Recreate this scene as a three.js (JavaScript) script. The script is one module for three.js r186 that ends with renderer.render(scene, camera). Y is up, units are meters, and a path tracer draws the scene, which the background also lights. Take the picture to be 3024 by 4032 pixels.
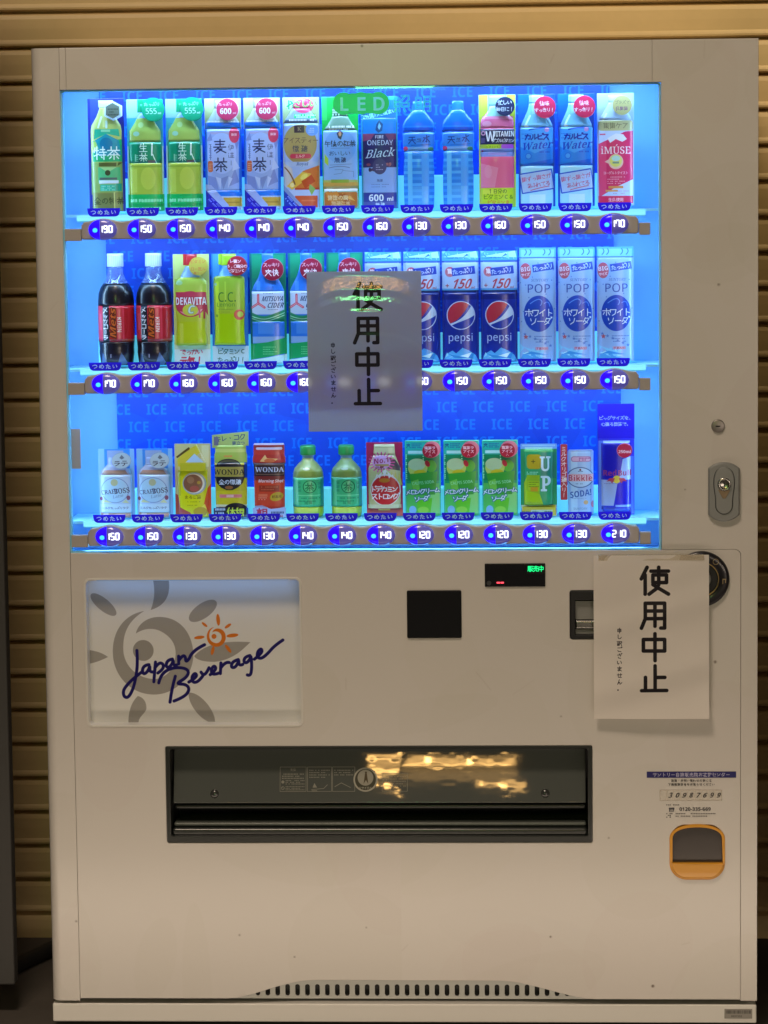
import * as THREE from 'three';
import { RoundedBoxGeometry } from 'three/addons/geometries/RoundedBoxGeometry.js';
import { mergeGeometries } from 'three/addons/utils/BufferGeometryUtils.js';
import { RectAreaLightUniformsLib } from 'three/addons/lights/RectAreaLightUniformsLib.js';

// ---------------------------------------------------------------- camera, light, exposure
const scene = new THREE.Scene();
const camera = new THREE.PerspectiveCamera(19.65, 3 / 4, 0.05, 80);
camera.position.set(0.2586, 1.544, 5.6037);
camera.rotation.order = 'YXZ';
camera.rotation.set(-0.1039, 0.0505, -0.0114);
const renderer = new THREE.WebGLRenderer({ antialias: true });
renderer.setSize(768, 1024);
renderer.toneMapping = THREE.LinearToneMapping;
renderer.toneMappingExposure = 1.0;
renderer.shadowMap.enabled = true;
RectAreaLightUniformsLib.init();
scene.background = new THREE.Color().setRGB(0.03, 0.024, 0.017);

let seedState = 20240607;
const rnd = () => { seedState = (seedState * 1664525 + 1013904223) >>> 0; return seedState / 4294967296; };
const rgb = (r, g, b) => new THREE.Color().setRGB(r, g, b);

// ---------------------------------------------------------------- naming helpers
const used = new Map();
function numbered(name) { const n = used.get(name) || 0; used.set(name, n + 1); return n ? name + '_' + String(n).padStart(3, '0') : name; }
function shade(o) { o.traverse((m) => { if (m.isMesh) { m.castShadow = true; m.receiveShadow = true; } }); return o; }
function mesh(name, geometry, material, parent, label) {
  const m = new THREE.Mesh(geometry, material);
  m.name = numbered(name); m.castShadow = true; m.receiveShadow = true;
  if (label) m.userData.label = label;
  parent.add(m);
  return m;
}
function tag(o, label, category, group) { o.userData.label = label; o.userData.category = category; if (group) o.userData.group = group; return o; }
function thing(name, x, y, z, label, category, group) {
  const g = new THREE.Group(); g.name = numbered(name); g.position.set(x, y, z); scene.add(g);
  return tag(g, label, category, group);
}
function struct(name, geometry, material) { const m = mesh(name, geometry, material, scene); m.userData.kind = 'structure'; return m; }

// ---------------------------------------------------------------- geometry helpers
const box = (x0, x1, y0, y1, z0, z1) => new THREE.BoxGeometry(x1 - x0, y1 - y0, z1 - z0).translate((x0 + x1) / 2, (y0 + y1) / 2, (z0 + z1) / 2);
const rbox = (x0, x1, y0, y1, z0, z1, r) => new RoundedBoxGeometry(x1 - x0, y1 - y0, z1 - z0, 3, r).translate((x0 + x1) / 2, (y0 + y1) / 2, (z0 + z1) / 2);
const join = (list) => mergeGeometries(list.map((g) => { const n = g.index ? g.toNonIndexed() : g; for (const k of Object.keys(n.attributes)) if (!['position', 'normal', 'uv'].includes(k)) n.deleteAttribute(k); return n; }));
function rrPath(T, x0, x1, y0, y1, r) {
  const [a, b, c, d] = Array.isArray(r) ? r : [r, r, r, r]; // bottom-left, bottom-right, top-right, top-left
  const s = new T();
  s.moveTo(x0 + a, y0); s.lineTo(x1 - b, y0); if (b) s.absarc(x1 - b, y0 + b, b, -Math.PI / 2, 0);
  s.lineTo(x1, y1 - c); if (c) s.absarc(x1 - c, y1 - c, c, 0, Math.PI / 2);
  s.lineTo(x0 + d, y1); if (d) s.absarc(x0 + d, y1 - d, d, Math.PI / 2, Math.PI);
  s.lineTo(x0, y0 + a); if (a) s.absarc(x0 + a, y0 + a, a, Math.PI, Math.PI * 1.5);
  return s;
}
const rrShape = (...a) => rrPath(THREE.Shape, ...a), rrHole = (...a) => rrPath(THREE.Path, ...a);
// a plate whose front face lies at z = front
function plate(shape, front, depth, bevel = 0.0015, seg = 12) {
  return new THREE.ExtrudeGeometry(shape, { depth: depth - 2 * bevel, bevelEnabled: bevel > 0, bevelThickness: bevel, bevelSize: bevel, bevelOffset: -bevel, bevelSegments: 2, curveSegments: seg }).translate(0, 0, front - depth + bevel);
}
function planarUV(g, x0, y0, w, h) { // front projection of a print onto a moulded part
  const p = g.attributes.position, uv = new Float32Array(p.count * 2);
  for (let i = 0; i < p.count; i++) { uv[i * 2] = (p.getX(i) - x0) / w; uv[i * 2 + 1] = (p.getY(i) - y0) / h; }
  g.setAttribute('uv', new THREE.BufferAttribute(uv, 2));
  return g;
}
function canvas(w, h) { const c = document.createElement('canvas'); c.width = Math.round(w); c.height = Math.round(h); return c; }
function texture(c, srgb = true) {
  const t = new THREE.CanvasTexture(c); if (srgb) t.colorSpace = THREE.SRGBColorSpace;
  t.wrapS = t.wrapT = THREE.ClampToEdgeWrapping; t.magFilter = THREE.LinearFilter;
  return t;
}
function noiseTexture(size, octaves, lo, hi, rx = 1, ry = 1) {
  const d = new Uint8Array(size * size * 4), f = new Float32Array(size * size);
  let amp = 1, sum = 0;
  for (const n of octaves) {
    const g = Array.from({ length: n * n }, rnd); sum += amp;
    for (let y = 0; y < size; y++) for (let x = 0; x < size; x++) {
      const u = (x / size) * n, v = (y / size) * n, i = Math.floor(u), j = Math.floor(v), a = u - i, b = v - j;
      const s = a * a * (3 - 2 * a), t = b * b * (3 - 2 * b), q = (m, k) => g[(k % n) * n + (m % n)];
      f[y * size + x] += amp * ((q(i, j) * (1 - s) + q(i + 1, j) * s) * (1 - t) + (q(i, j + 1) * (1 - s) + q(i + 1, j + 1) * s) * t);
    }
    amp *= 0.6;
  }
  for (let i = 0; i < size * size; i++) { const v = Math.round(255 * (lo + (hi - lo) * (f[i] / sum))); d[i * 4] = d[i * 4 + 1] = d[i * 4 + 2] = v; d[i * 4 + 3] = 255; }
  const t = new THREE.DataTexture(d, size, size); t.wrapS = t.wrapT = THREE.RepeatWrapping; t.magFilter = THREE.LinearFilter; t.repeat.set(rx, ry); t.needsUpdate = true;
  return t;
}
// ---------------------------------------------------------------- Japanese lettering: each sign as pen strokes on a 16 x 16 grid (hex x, y pairs)
const PEN = {
  つ: '1664b4e7da9c6d', め: '34587c 92865b3c1a2765b5e8db9e', た: '15a5 622e 89d8 7b8ded', い: '24294c6a b4d8da', し: '424b6dadd9', こ: '34b4 4a6dcd', ご: '33a3 3a5dcd c1d3 e0f2',
  ざ: '25d4 71b8 4a5dbe c0d1 e0f1', ま: '24d4 37c7 818c5d3c4a8add', せ: '16e5 b2b99a 434c6ddd', ん: '712e68888dade9', '。': '2b4b4d2d2b', お: '25b4 616c3d2b58b7d9cc9d c2e4',
  の: '846b3c294583c4e8cc9e', に: '232d 74d4 7b8ddd', す: '15e5 929a6b5968999c6f', っ: '4a78b8dabd8e', き: '25c4 38d7 61ba 3b5ddd', り: '42494a b2b98e', ふ: '62a4 75998d5c 2d49 b9ed',
  ぶ: '62a4 75998d5c 2d49 b9ed c0d2 e0f2', ぷ: '62a4 75998d5c 2d49 b9ed d0f0f2d2d0', て: '14d377 7bce', で: '14d377 7bce b6c8 d5e7', か: '15c5bc9d 722e c2f7', が: '15c5bc9d 722e b2e7 d0e2 f0f1',
  だ: '15a5 622e 89d8 7b8ded c1d3 e0f2', さ: '25d4 71b8 4a5dbe', ら: '5395 43396888c9cc7e', れ: '313e 151c 1c66b5bddd', る: '33b32a68b8dbae7d9b', を: '24c4 71297899 d66b6ddd', あ: '24c3 616d b57d3d2b79d9dc9e',
  け: '222d 64e4 a1a98e', は: '222d 64e4 a1ad7e6c8bee', わ: '313e 151c 1c66b6dacc9e', く: 'b248ce', や: '2ab5d8b9 82a4 515e', む: '16b5 515c3d2b58 8dddd9', 'ず': '15e5 929a6b5968999c6f d0e2',
  ア: '23d397 867a3e', イ: 'c229 868e', ィ: 'b75b 9a9e', ウ: '8184 2823d3d8ae6f', ス: '23c32e 88de', テ: '42c2 17e7 878b4e', デ: '32a2 17d7 777b3e c0d2 e0f2', ー: '28d8', タ: '621a 53d38b3e 58ac',
  ダ: '521a 43c37b2e 489c d0e2 f0f2', ブ: '23c3ac4e d0e2 f0f2', プ: '23c3ac4e d0f0f2d2d0', ル: '53591e 929de9', ヒ: '323c4ddd d537', ビ: '323c4ddd b537 c0d2 e0f2', ピ: '323c4ddd b537 d0f0f2d2d0', ン: '2457 2d8bd4', ソ: '3347 d3ba5e',
  カ: '15d5cc9d 721e', ラ: '33c3 27d79b4e', ズ: '23b31e 78de c0d2 e0f2', マ: '24d488 599d', ヨ: '33c3 38c8 3dcd c3cd', ク: '621a 53d39b3e', グ: '521a 43c38b2e d0e2 f0f2', ト: '616e 67c9', ド: '515e 57ba b1c3 d0e2',
  ミ: '43b4 48b9 3dce', ロ: '33d3dd3d33', メ: 'b22e 46cb', リ: '4249 b2b98e', ム: '722c 2cdb a8ee', ワ: '2328 23d3bb6e', ホ: '15e5 818e 482c b8ed', キ: '25d4 19e8 61ae', レ: '424dd8', コ: '33d3dd2d', ゴ: '34c4cd2d c0d2 e0f2',
  サ: '15e5 5259 b2b86e', セ: '16e5b9 414c5ddd', オ: '15e5 919e 951c', ケ: '5219 45e5 a56e', ッ: '384b 677a c88e', ョ: '66c6 6aca 6ece c6ce', ェ: '57c7 878e 4ede', ツ: '2447 7496 d48e', '・': '78888977', '、': '2b5e', '!': '827a 7d7e', '⋆': '818e 28d8 3c d3',
  使: '4117 353f 63f3 75e5e97975 a1aa9c5f 7aacff', 用: '323a1f 32d2dfbf 36d6 3ada 828e', 中: '24d4da2a24 818f', 止: '818e 87d7 373e 1eee', 申: '34c4cb3b34 37c7 818f', 訳: '1373 2666 2969 2b6b6e2e2b 83e3e787 838a7e b8ef',
  特: '2217 1565 414f 1b69 84d4 b1b7 77f7 7aea c8cf 9cad', 茶: '15e5 5155 b1b5 851b 85eb 4aca 888f 5c3e bcde', 生: '4127 25d5 39c9 818e 1eee', 麦: '23d3 36c6 19e9 8189 792d 5bab4f 6bef', 伊: '4118 353f 63d3db 67f7 6bdb a3a76f',
  達: '63e3 a1a9 75d5 69e9 6cdc a9ae 1324 172b1d 1dfe', 微: '3115 4218 373e 6266a6a2 8185 69a9 7a6f 9b9ebe d1b5 c4f4 e5af b7ff', 糖: '414f 1878 2143 7153 3b1e 5a7d 83f3 837f 95e5e999 b1bb 87f7 9be be9e9b', 午: '4127 35d5 19e9 858f',
  後: '3115 4218 373f a185c57ada c8ec 976d 8bdb6f 8cef', 紅: '412464 721a7a 4a4f 1d2b 7d6b 84e4 b4bd 7dfd', 無: '3115 24d4 17f7 1bfb 424b 727b a2ab d2db 1d0f 5d6f 9daf cdff', 天: '23d3 18e8 83871f 88ef', 水: '818e6d 26661d d395 87ee', 然: '4116 3373 2666 83f3 b1b67a b6fa 1d0f 5d6f 9daf cdff',
  忙: '414f 1518 7496 c1c4 74f4 848efe', 毎: '4126 35e5 553dddd5 19f9 856d', 日: '43c3ce4e43 48c8', 分: '6117 91e7 48b8ae8d 683f', 味: '14545b1b14 73e3 68f8 a1af a86e a8fe', 爽: '24d4 81871f 88ef 3557 5537 a5c7 c5a7', 快: '414f 1518 7496 84d4d9 69f9 a1a96f a9ff',
  元: '43c3 18e8 686b1e a8aefefb', 気: '4126 34d4 36c6 18b8cefefb 6a3e 398e', 金: '8118 81f8 58a8 2bdb 888f 1fff 5c6e bcae', 休: '4118 353f 65f5 a1af a56d a5fd', 憩: '4126 1565 313a 155a 86a3 838a e3ea 83e3 86e6 8aea 2d1f 6c7fbf dcef', 朝: '1373 414f 25656a2a25 2767 1c7c 929a7f 92e2eece 95e5 99e9',
  専: '23d3 45c5cb4b45 48c8 818b 1cfc bccf9f 5d6e', 入: '5284fe 841e', 心: '261b 545c7eceda 7395 c5f9', 自: '7153 33c3ce3e33 37c7 3bcb', 販: '22626b2b22 2565 2868 2b1e 6b7e 82e2 82895f 86d6d68f 89ff', 売: '23e3 8186 46b6 1a18e8ea 6a6c2f 9a9efefc', 下: '13e3 838f 86b9',
  問: '22222f 2262662 a2e2efcf a2a6e6 68a8ac6c68', 客: '8183 1513e3e5 65b51c 7aef 4cbcbf4f4c', 照: '14545b1b14 1757 72d2d5b7 a267 78d8db7b78 2d1f 5d5f 9daf ddff', 明: '24646c2c24 2868 939a8f 93e3efcf 97e7 9beb', 立: '8183 24d4 575c b69d 1eee', 乳: '7124 2628 5557 a1ad edeb 1a7a 4a4f2f', 号: '43b3b74743 19e9 594cccbf8f',
  '0': '62a2d5dba e6e3b3562', '1': '5482 828e', '☎': '25e5e82825 58b8 3ddd3d 3a3e ddda',
};
PEN['0'] = '62b2d5dbae6e3b3562'; PEN['問'] = '222f 22626626 a2e2efcf a2a6e6 68a8ac6c68'; PEN['糖'] = '414f 1878 2143 7153 3b1e 5a7d 83f3 837f 95e5e999 b1bb 87f7 9bebee9e9b'; PEN['⋆'] = '818e 28d8 3cd3';
const pts = (s) => { const o = []; for (let i = 0; i + 1 < s.length; i += 2) o.push([parseInt(s[i], 16), parseInt(s[i + 1], 16)]); return o; };
function dense(ch) { // small kanji too fine to be read at this size
  let h = ch.codePointAt(0); const r = () => { h = (h * 1103515245 + 12345) >>> 0; return h / 4294967296; };
  const out = ['1' + '3' + 'e' + '3', '8' + '1' + '8' + 'e'];
  for (const y of '69c') if (r() < 0.85) out.push((r() < 0.5 ? '1' : '3') + y + (r() < 0.5 ? 'd' : 'e') + y);
  out.push('313e'); if (r() < 0.7) out.push('c5ce'); out.push(r() < 0.5 ? '8a2f' : '8aef');
  return out.join(' ');
}
function strokeText(c, str, x, y, size, color, o = {}) { // (x, y): centre of the line of text
  const chars = [...str], n = chars.length, pitch = size * (o.pitch || 1.02), w = o.w || 0.1;
  c.save(); c.translate(x, y); if (o.rot) c.rotate(o.rot); if (o.skew) c.transform(1, 0, -o.skew, 1, 0, 0); if (o.sx) c.scale(o.sx, 1);
  c.lineCap = o.cap || 'round'; c.lineJoin = 'round';
  const passes = o.outline ? [[o.outline, w + (o.ow || 0.12)], [color, w]] : [[color, w]];
  for (const [col, ww] of passes) chars.forEach((ch, i) => {
    const at = (i - (n - 1) / 2) * pitch, cx = o.vertical ? 0 : at, cy = o.vertical ? at : 0;
    c.strokeStyle = col; c.fillStyle = col; c.lineWidth = size * ww;
    if (/[A-Za-z&+]/.test(ch) || (!PEN[ch] && ch < '\u0100' && ch !== ' ')) {
      c.font = 'bold ' + size + 'px sans-serif'; c.textAlign = 'center'; c.textBaseline = 'middle';
      if (o.outline && col === o.outline) { c.lineWidth = size * 0.2; c.strokeText(ch, cx, cy); } c.fillText(ch, cx, cy); return;
    }
    if (ch === ' ') return;
    c.save(); c.translate(cx, cy); if (o.vertical && ch === 'ー') c.rotate(Math.PI / 2);
    for (const s of (PEN[ch] || dense(ch)).split(' ')) {
      const p = pts(s); c.beginPath();
      p.forEach(([a, b], k) => c[k ? 'lineTo' : 'moveTo'](((a - 7.7) / 15) * size, ((b - 7.7) / 15) * size));
      if (p.length === 1) c.lineTo(((p[0][0] - 7.6) / 15) * size, ((p[0][1] - 7.7) / 15) * size);
      c.stroke();
    }
    c.restore();
  });
  c.restore();
}
function word(c, str, x, y, size, color, o = {}) {
  c.save(); c.translate(x, y); if (o.rot) c.rotate(o.rot); if (o.skew) c.transform(1, 0, -o.skew, 1, 0, 0); c.scale(o.sx || 1, o.sy || 1);
  c.font = (o.italic ? 'italic ' : '') + (o.bold === false ? '' : 'bold ') + size + 'px ' + (o.font || 'sans-serif'); c.textAlign = 'center'; c.textBaseline = 'middle'; c.lineJoin = 'round';
  if (o.outline) { c.strokeStyle = o.outline; c.lineWidth = size * (o.ow || 0.2); c.strokeText(str, 0, 0); }
  c.fillStyle = color; c.fillText(str, 0, 0); c.restore();
}
const rect = (c, col, x, y, w, h, r) => { c.fillStyle = col; if (r) { c.beginPath(); c.roundRect(x, y, w, h, r); c.fill(); } else c.fillRect(x, y, w, h); };
const disc = (c, col, x, y, rx, ry = rx, rot = 0) => { c.fillStyle = col; c.beginPath(); c.ellipse(x, y, rx, ry, rot, 0, Math.PI * 2); c.fill(); };
const poly = (c, col, list) => { c.fillStyle = col; c.beginPath(); list.forEach(([x, y], i) => c[i ? 'lineTo' : 'moveTo'](x, y)); c.closePath(); c.fill(); };
const line = (c, col, w, list) => { c.strokeStyle = col; c.lineWidth = w; c.lineCap = 'round'; c.lineJoin = 'round'; c.beginPath(); list.forEach(([x, y], i) => c[i ? 'lineTo' : 'moveTo'](x, y)); c.stroke(); };
function curve(c, col, w, list) { // a pen line smoothed through its points
  c.strokeStyle = col; c.lineWidth = w; c.lineCap = 'round'; c.lineJoin = 'round'; c.beginPath(); c.moveTo(...list[0]);
  for (let i = 1; i < list.length - 1; i++) { const [a, b] = list[i], [d, e] = list[i + 1]; c.quadraticCurveTo(a, b, i === list.length - 2 ? d : (a + d) / 2, i === list.length - 2 ? e : (b + e) / 2); }
  if (list.length === 2) c.lineTo(...list[1]); c.stroke();
}
function silhouette(c, col, profile, cx) { // a bottle outline filled with its print colour
  c.fillStyle = col; c.beginPath(); profile.forEach(([y, r], i) => c[i ? 'lineTo' : 'moveTo'](cx - r, y)); [...profile].reverse().forEach(([y, r]) => c.lineTo(cx + r, y)); c.closePath(); c.fill();
}
const micro = (c, col, x, y, w, rows, gap, h = 1.6) => { c.fillStyle = col; for (let k = 0; k < rows; k++) for (let u = x; u < x + w - (k % 2) * w * 0.2; u += 3.2) if (rnd() < 0.85) c.fillRect(u, y + k * gap, 2.2, h); };
// ---------------------------------------------------------------- prints of the display drinks (units: 1 = 0.915 mm; origin at the top left of each)
const CX = 40;
const D = {};
const shoulders = (neck, y1, y2, body, yb) => [[0, neck], [y1, neck], [y1 + (y2 - y1) * 0.35, neck + (body - neck) * 0.42], [y1 + (y2 - y1) * 0.7, neck + (body - neck) * 0.82], [y2, body], [yb, body]];

D.toku = { h: 243, profile: [[6, 15], [18, 15], [22, 14], [40, 21], [58, 32], [70, 34], [140, 33], [243, 32]], segs: [['cap', 6, 20], ['bottle', 20, 243]], badges: [[57, 27, 18.5, 6]],
  draw(c) {
    rect(c, '#2a35a0', 0, 0, 80, 243); rect(c, '#3c50b8', 6, 0, 18, 60); silhouette(c, '#bfc86a', this.profile, CX); rect(c, '#c9d8d0', 24, 4, 32, 15); rect(c, '#d8dc8a', 34, 22, 10, 40);
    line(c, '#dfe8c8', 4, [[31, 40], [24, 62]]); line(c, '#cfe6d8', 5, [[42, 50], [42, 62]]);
    poly(c, '#2fae86', [[16, 66], [68, 66], [70, 82], [42, 76], [14, 88]]); rect(c, '#8fd0a0', 30, 67, 20, 5);
    poly(c, '#22b070', [[10, 92], [74, 88], [74, 136], [10, 136]]); poly(c, '#2098a8', [[41, 76], [68, 90], [73, 122], [16, 124], [16, 90]]); disc(c, '#1878a0', 41, 98, 14); poly(c, '#a8cc60', [[10, 94], [18, 92], [24, 108], [10, 116]]);
    strokeText(c, '特茶', 42, 117, 29, '#e8fbf8', { w: 0.085 });
    rect(c, '#8fae60', 6, 137, 68, 70); rect(c, '#5a6030', 24, 138, 38, 8); poly(c, '#5a6030', [[66, 138], [76, 137], [64, 146]]); rect(c, '#58c080', 22, 148, 48, 32); poly(c, '#a8d890', [[26, 148], [62, 148], [46, 158], [42, 158]]); disc(c, '#3f4428', 43, 160, 6);
    rect(c, '#5a6a68', 25, 170, 38, 5); rect(c, '#dff0ff', 24, 176, 42, 7); rect(c, '#38c0a0', 26, 185, 36, 14); rect(c, '#18a080', 60, 183, 12, 16); micro(c, '#bfeedd', 29, 188, 28, 3, 4);
    rect(c, '#8f9450', 8, 202, 66, 41); rect(c, '#7a7f48', 20, 204, 40, 34); strokeText(c, '金の特茶', 44, 220, 15, '#454a28', { w: 0.12, pitch: 1.1 }); rect(c, '#c8c878', 55, 202, 3, 41);
    poly(c, '#d8e8ff', [[57, 6], [76, 16], [76, 38], [57, 49], [38, 38], [38, 16]]); poly(c, '#6c7466', [[57, 10], [72, 18], [72, 36], [57, 44], [42, 36], [42, 18]]); micro(c, '#3f4438', 47, 22, 20, 3, 6, 3);
  } };
D.nama = { h: 240, profile: [[10, 9], [30, 9], [38, 16], [50, 22], [68, 34], [92, 34], [136, 33], [145, 35], [200, 34], [240, 34]], segs: [['cap', 10, 30], ['bottle', 30, 92], ['label', 92, 136, 0.8], ['bottle_base', 136, 240]], badges: [[60, 22, 25]],
  draw(c) {
    rect(c, '#a8dce6', 0, 0, 80, 240); rect(c, '#4cc0d8', 0, 40, 80, 60); silhouette(c, '#a8c25c', this.profile, CX); rect(c, '#15a070', 24, 0, 30, 28); poly(c, '#8cb8ff', [[30, 28], [42, 28], [50, 40], [22, 40]]);
    disc(c, '#9fd4b8', 22, 74, 7, 5); disc(c, '#b8d68c', 32, 55, 6); rect(c, '#88b04c', 6, 88, 68, 4);
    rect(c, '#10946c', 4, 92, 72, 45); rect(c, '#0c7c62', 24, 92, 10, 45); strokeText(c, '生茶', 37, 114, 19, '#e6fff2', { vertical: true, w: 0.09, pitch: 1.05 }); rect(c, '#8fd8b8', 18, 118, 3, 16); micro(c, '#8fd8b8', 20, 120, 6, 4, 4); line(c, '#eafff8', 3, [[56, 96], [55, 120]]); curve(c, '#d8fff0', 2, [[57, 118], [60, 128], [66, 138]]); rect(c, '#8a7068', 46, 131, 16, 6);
    rect(c, '#b2cc4a', 4, 137, 72, 68); rect(c, '#98b840', 4, 142, 72, 4); rect(c, '#c4da5c', 8, 150, 14, 50); disc(c, '#c8dc58', 46, 170, 16, 24); rect(c, '#18b860', 0, 204, 80, 36); micro(c, '#a0f0c0', 6, 214, 70, 2, 1, 6); rect(c, '#12a052', 0, 224, 80, 6); micro(c, '#c8ffe0', 6, 232, 70, 2, 1, 5);
    disc(c, '#14b080', 60, 22, 26); poly(c, '#14b080', [[34, 0], [80, 0], [80, 30], [60, 48]]); strokeText(c, 'たっぷり', 58, 11, 8.5, '#c8ffe4', { w: 0.12 }); word(c, '555', 56, 26, 17, '#d8fff0', { bold: false, sx: 0.9 }); word(c, 'ml', 74, 30, 6, '#d8fff0');
  } };
D.mugi = { h: 240, profile: [[4, 17], [22, 18], [32, 22], [44, 31], [52, 36], [58, 37], [195, 36], [240, 36]], segs: [['cap', 4, 22], ['bottle', 22, 66], ['label', 66, 196, 0.7], ['bottle_base', 196, 240]], badges: [[51, 24, 23]],
  draw(c) {
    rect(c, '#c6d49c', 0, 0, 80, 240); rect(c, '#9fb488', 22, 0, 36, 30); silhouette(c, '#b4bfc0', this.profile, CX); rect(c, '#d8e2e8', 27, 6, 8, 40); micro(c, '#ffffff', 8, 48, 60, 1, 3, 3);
    rect(c, '#1e70e0', 2, 52, 76, 14); rect(c, '#3a98ff', 2, 60, 76, 3); rect(c, '#9fb4f0', 3, 66, 74, 132); rect(c, '#2a7cf0', 0, 66, 6, 132); rect(c, '#2a7cf0', 74, 66, 6, 132); rect(c, '#b8b0e0', 12, 72, 56, 5); disc(c, '#b2c6ff', 38, 118, 31, 44);
    for (const q of [[[6, 165], [24, 170], [30, 196], [8, 190]], [[34, 172], [52, 166], [40, 196]], [[50, 190], [66, 150], [74, 180]], [[62, 80], [76, 90], [70, 110]], [[4, 92], [14, 74], [18, 90]]]) poly(c, '#8494d8', q);
    for (const q of [[[24, 168], [36, 172], [34, 196]], [[52, 168], [60, 172], [50, 194]], [[64, 128], [76, 150], [60, 156]]]) poly(c, '#c4d2ff', q);
    strokeText(c, '麦', 34, 102, 30, '#1c2064', { w: 0.085 }); strokeText(c, '茶', 35, 142, 31, '#1c2064', { w: 0.085 }); strokeText(c, '伊達ー', 58, 122, 13, '#3a4288', { vertical: true, w: 0.07, pitch: 1.3 }); rect(c, '#6a78b8', 12, 98, 2, 34); micro(c, '#6a78b8', 10, 98, 6, 8, 4);
    rect(c, '#d0684a', 7, 134, 11, 24, 4); micro(c, '#f0c8a0', 9, 140, 7, 4, 4); disc(c, '#e04068', 65, 79, 11, 17); strokeText(c, '六条', 65, 78, 6, '#ffd8e0'); rect(c, '#1c7cf4', 0, 197, 80, 13); rect(c, '#b8cdf4', 0, 210, 80, 4); rect(c, '#d8a840', 40, 213, 38, 20); rect(c, '#b88a30', 46, 222, 28, 3); rect(c, '#c8d4ea', 0, 232, 80, 8);
    poly(c, '#aab6ee', [[0, 184], [14, 186], [52, 230], [44, 240], [0, 196]]); poly(c, '#2c1cb8', [[0, 196], [42, 238], [0, 238]]); c.save(); c.translate(18, 222); c.rotate(0.8); micro(c, '#8890f0', -12, -4, 32, 2, 6, 3); c.restore();
    disc(c, '#f0e8f4', 51, 24, 24.5); disc(c, '#e23a70', 51, 24, 23); strokeText(c, 'たっぷり', 48, 13, 7.5, '#ffd0dc', { w: 0.13 }); word(c, '600', 48, 28, 17, '#ffffff', { sx: 0.9 }); word(c, 'ml', 67, 32, 6, '#ffd8e4');
  } };
D.icetea = { h: 240, profile: [[4, 16], [24, 18], [36, 26], [48, 34], [56, 37], [130, 37], [140, 35], [175, 37], [240, 37]], segs: [['cap', 4, 24], ['bottle', 24, 56], ['label', 56, 240, 0.7]], badges: [],
  draw(c) {
    rect(c, '#b8cc9a', 0, 0, 80, 240); silhouette(c, '#98a6b8', this.profile, CX); strokeText(c, 'や', 18, 16, 20, '#1cb070', { w: 0.16, outline: '#dff6e8' }); disc(c, '#e84a78', 46, 18, 22, 16); strokeText(c, 'さしい', 50, 14, 17, '#78d060', { w: 0.14, outline: '#f4d8c8', ow: 0.06 }); rect(c, '#30c878', 26, 36, 46, 9); micro(c, '#e8fff0', 28, 37, 42, 2, 4, 3);
    rect(c, '#5a6a90', 6, 48, 70, 6); micro(c, '#ffffff', 12, 47, 56, 1, 3, 4); rect(c, '#a9bdf0', 2, 56, 76, 184); disc(c, '#b49c62', 38, 100, 36, 42); rect(c, '#4c3440', 26, 60, 22, 16); word(c, 'K', 37, 68, 12, '#a89070', { font: 'serif' }); disc(c, '#7aa8f0', 64, 70, 13); micro(c, '#d8e8ff', 57, 66, 14, 3, 4);
    strokeText(c, 'アイスティー', 40, 92, 13, '#6a5048', { pitch: 0.98, w: 0.1 }); strokeText(c, '微糖', 38, 110, 14, '#54505e', { pitch: 1.3, w: 0.1 }); rect(c, '#d84260', 16, 121, 46, 10, 5); strokeText(c, 'ミルク', 38, 126, 7, '#ffd8d8', { w: 0.12 });
    rect(c, '#b4c4ec', 2, 138, 76, 10); word(c, 'Royal', 42, 143, 9, '#5060a8', { font: 'serif', italic: true }); poly(c, '#d0c8c8', [[2, 140], [20, 152], [24, 180], [6, 196], [2, 150]]); poly(c, '#e07a38', [[24, 178], [44, 158], [78, 146], [78, 198], [26, 198]]); poly(c, '#f0c048', [[8, 190], [28, 172], [42, 160], [62, 164], [40, 184], [20, 198]]); poly(c, '#d04a20', [[40, 180], [62, 166], [70, 180], [48, 196]]); disc(c, '#f8e070', 46, 170, 9, 5, -0.6); disc(c, '#ffe8a0', 20, 188, 5); curve(c, '#8a5830', 3, [[4, 150], [18, 162], [26, 186]]); rect(c, '#d04628', 26, 194, 52, 4);
    rect(c, '#c0ccf4', 2, 199, 76, 12); poly(c, '#8cc060', [[58, 186], [70, 196], [62, 210], [56, 198]]); rect(c, '#e25a34', 26, 211, 48, 25); rect(c, '#f07a50', 40, 220, 30, 3); rect(c, '#c8d4f0', 0, 236, 80, 4);
    poly(c, '#8c9cd0', [[0, 186], [50, 240], [42, 240], [0, 200]]); poly(c, '#2034b8', [[0, 198], [40, 240], [0, 240]]); c.save(); c.translate(16, 222); c.rotate(0.85); micro(c, '#98b0ff', -12, -4, 34, 2, 7, 3.4); c.restore();
  } };
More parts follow.
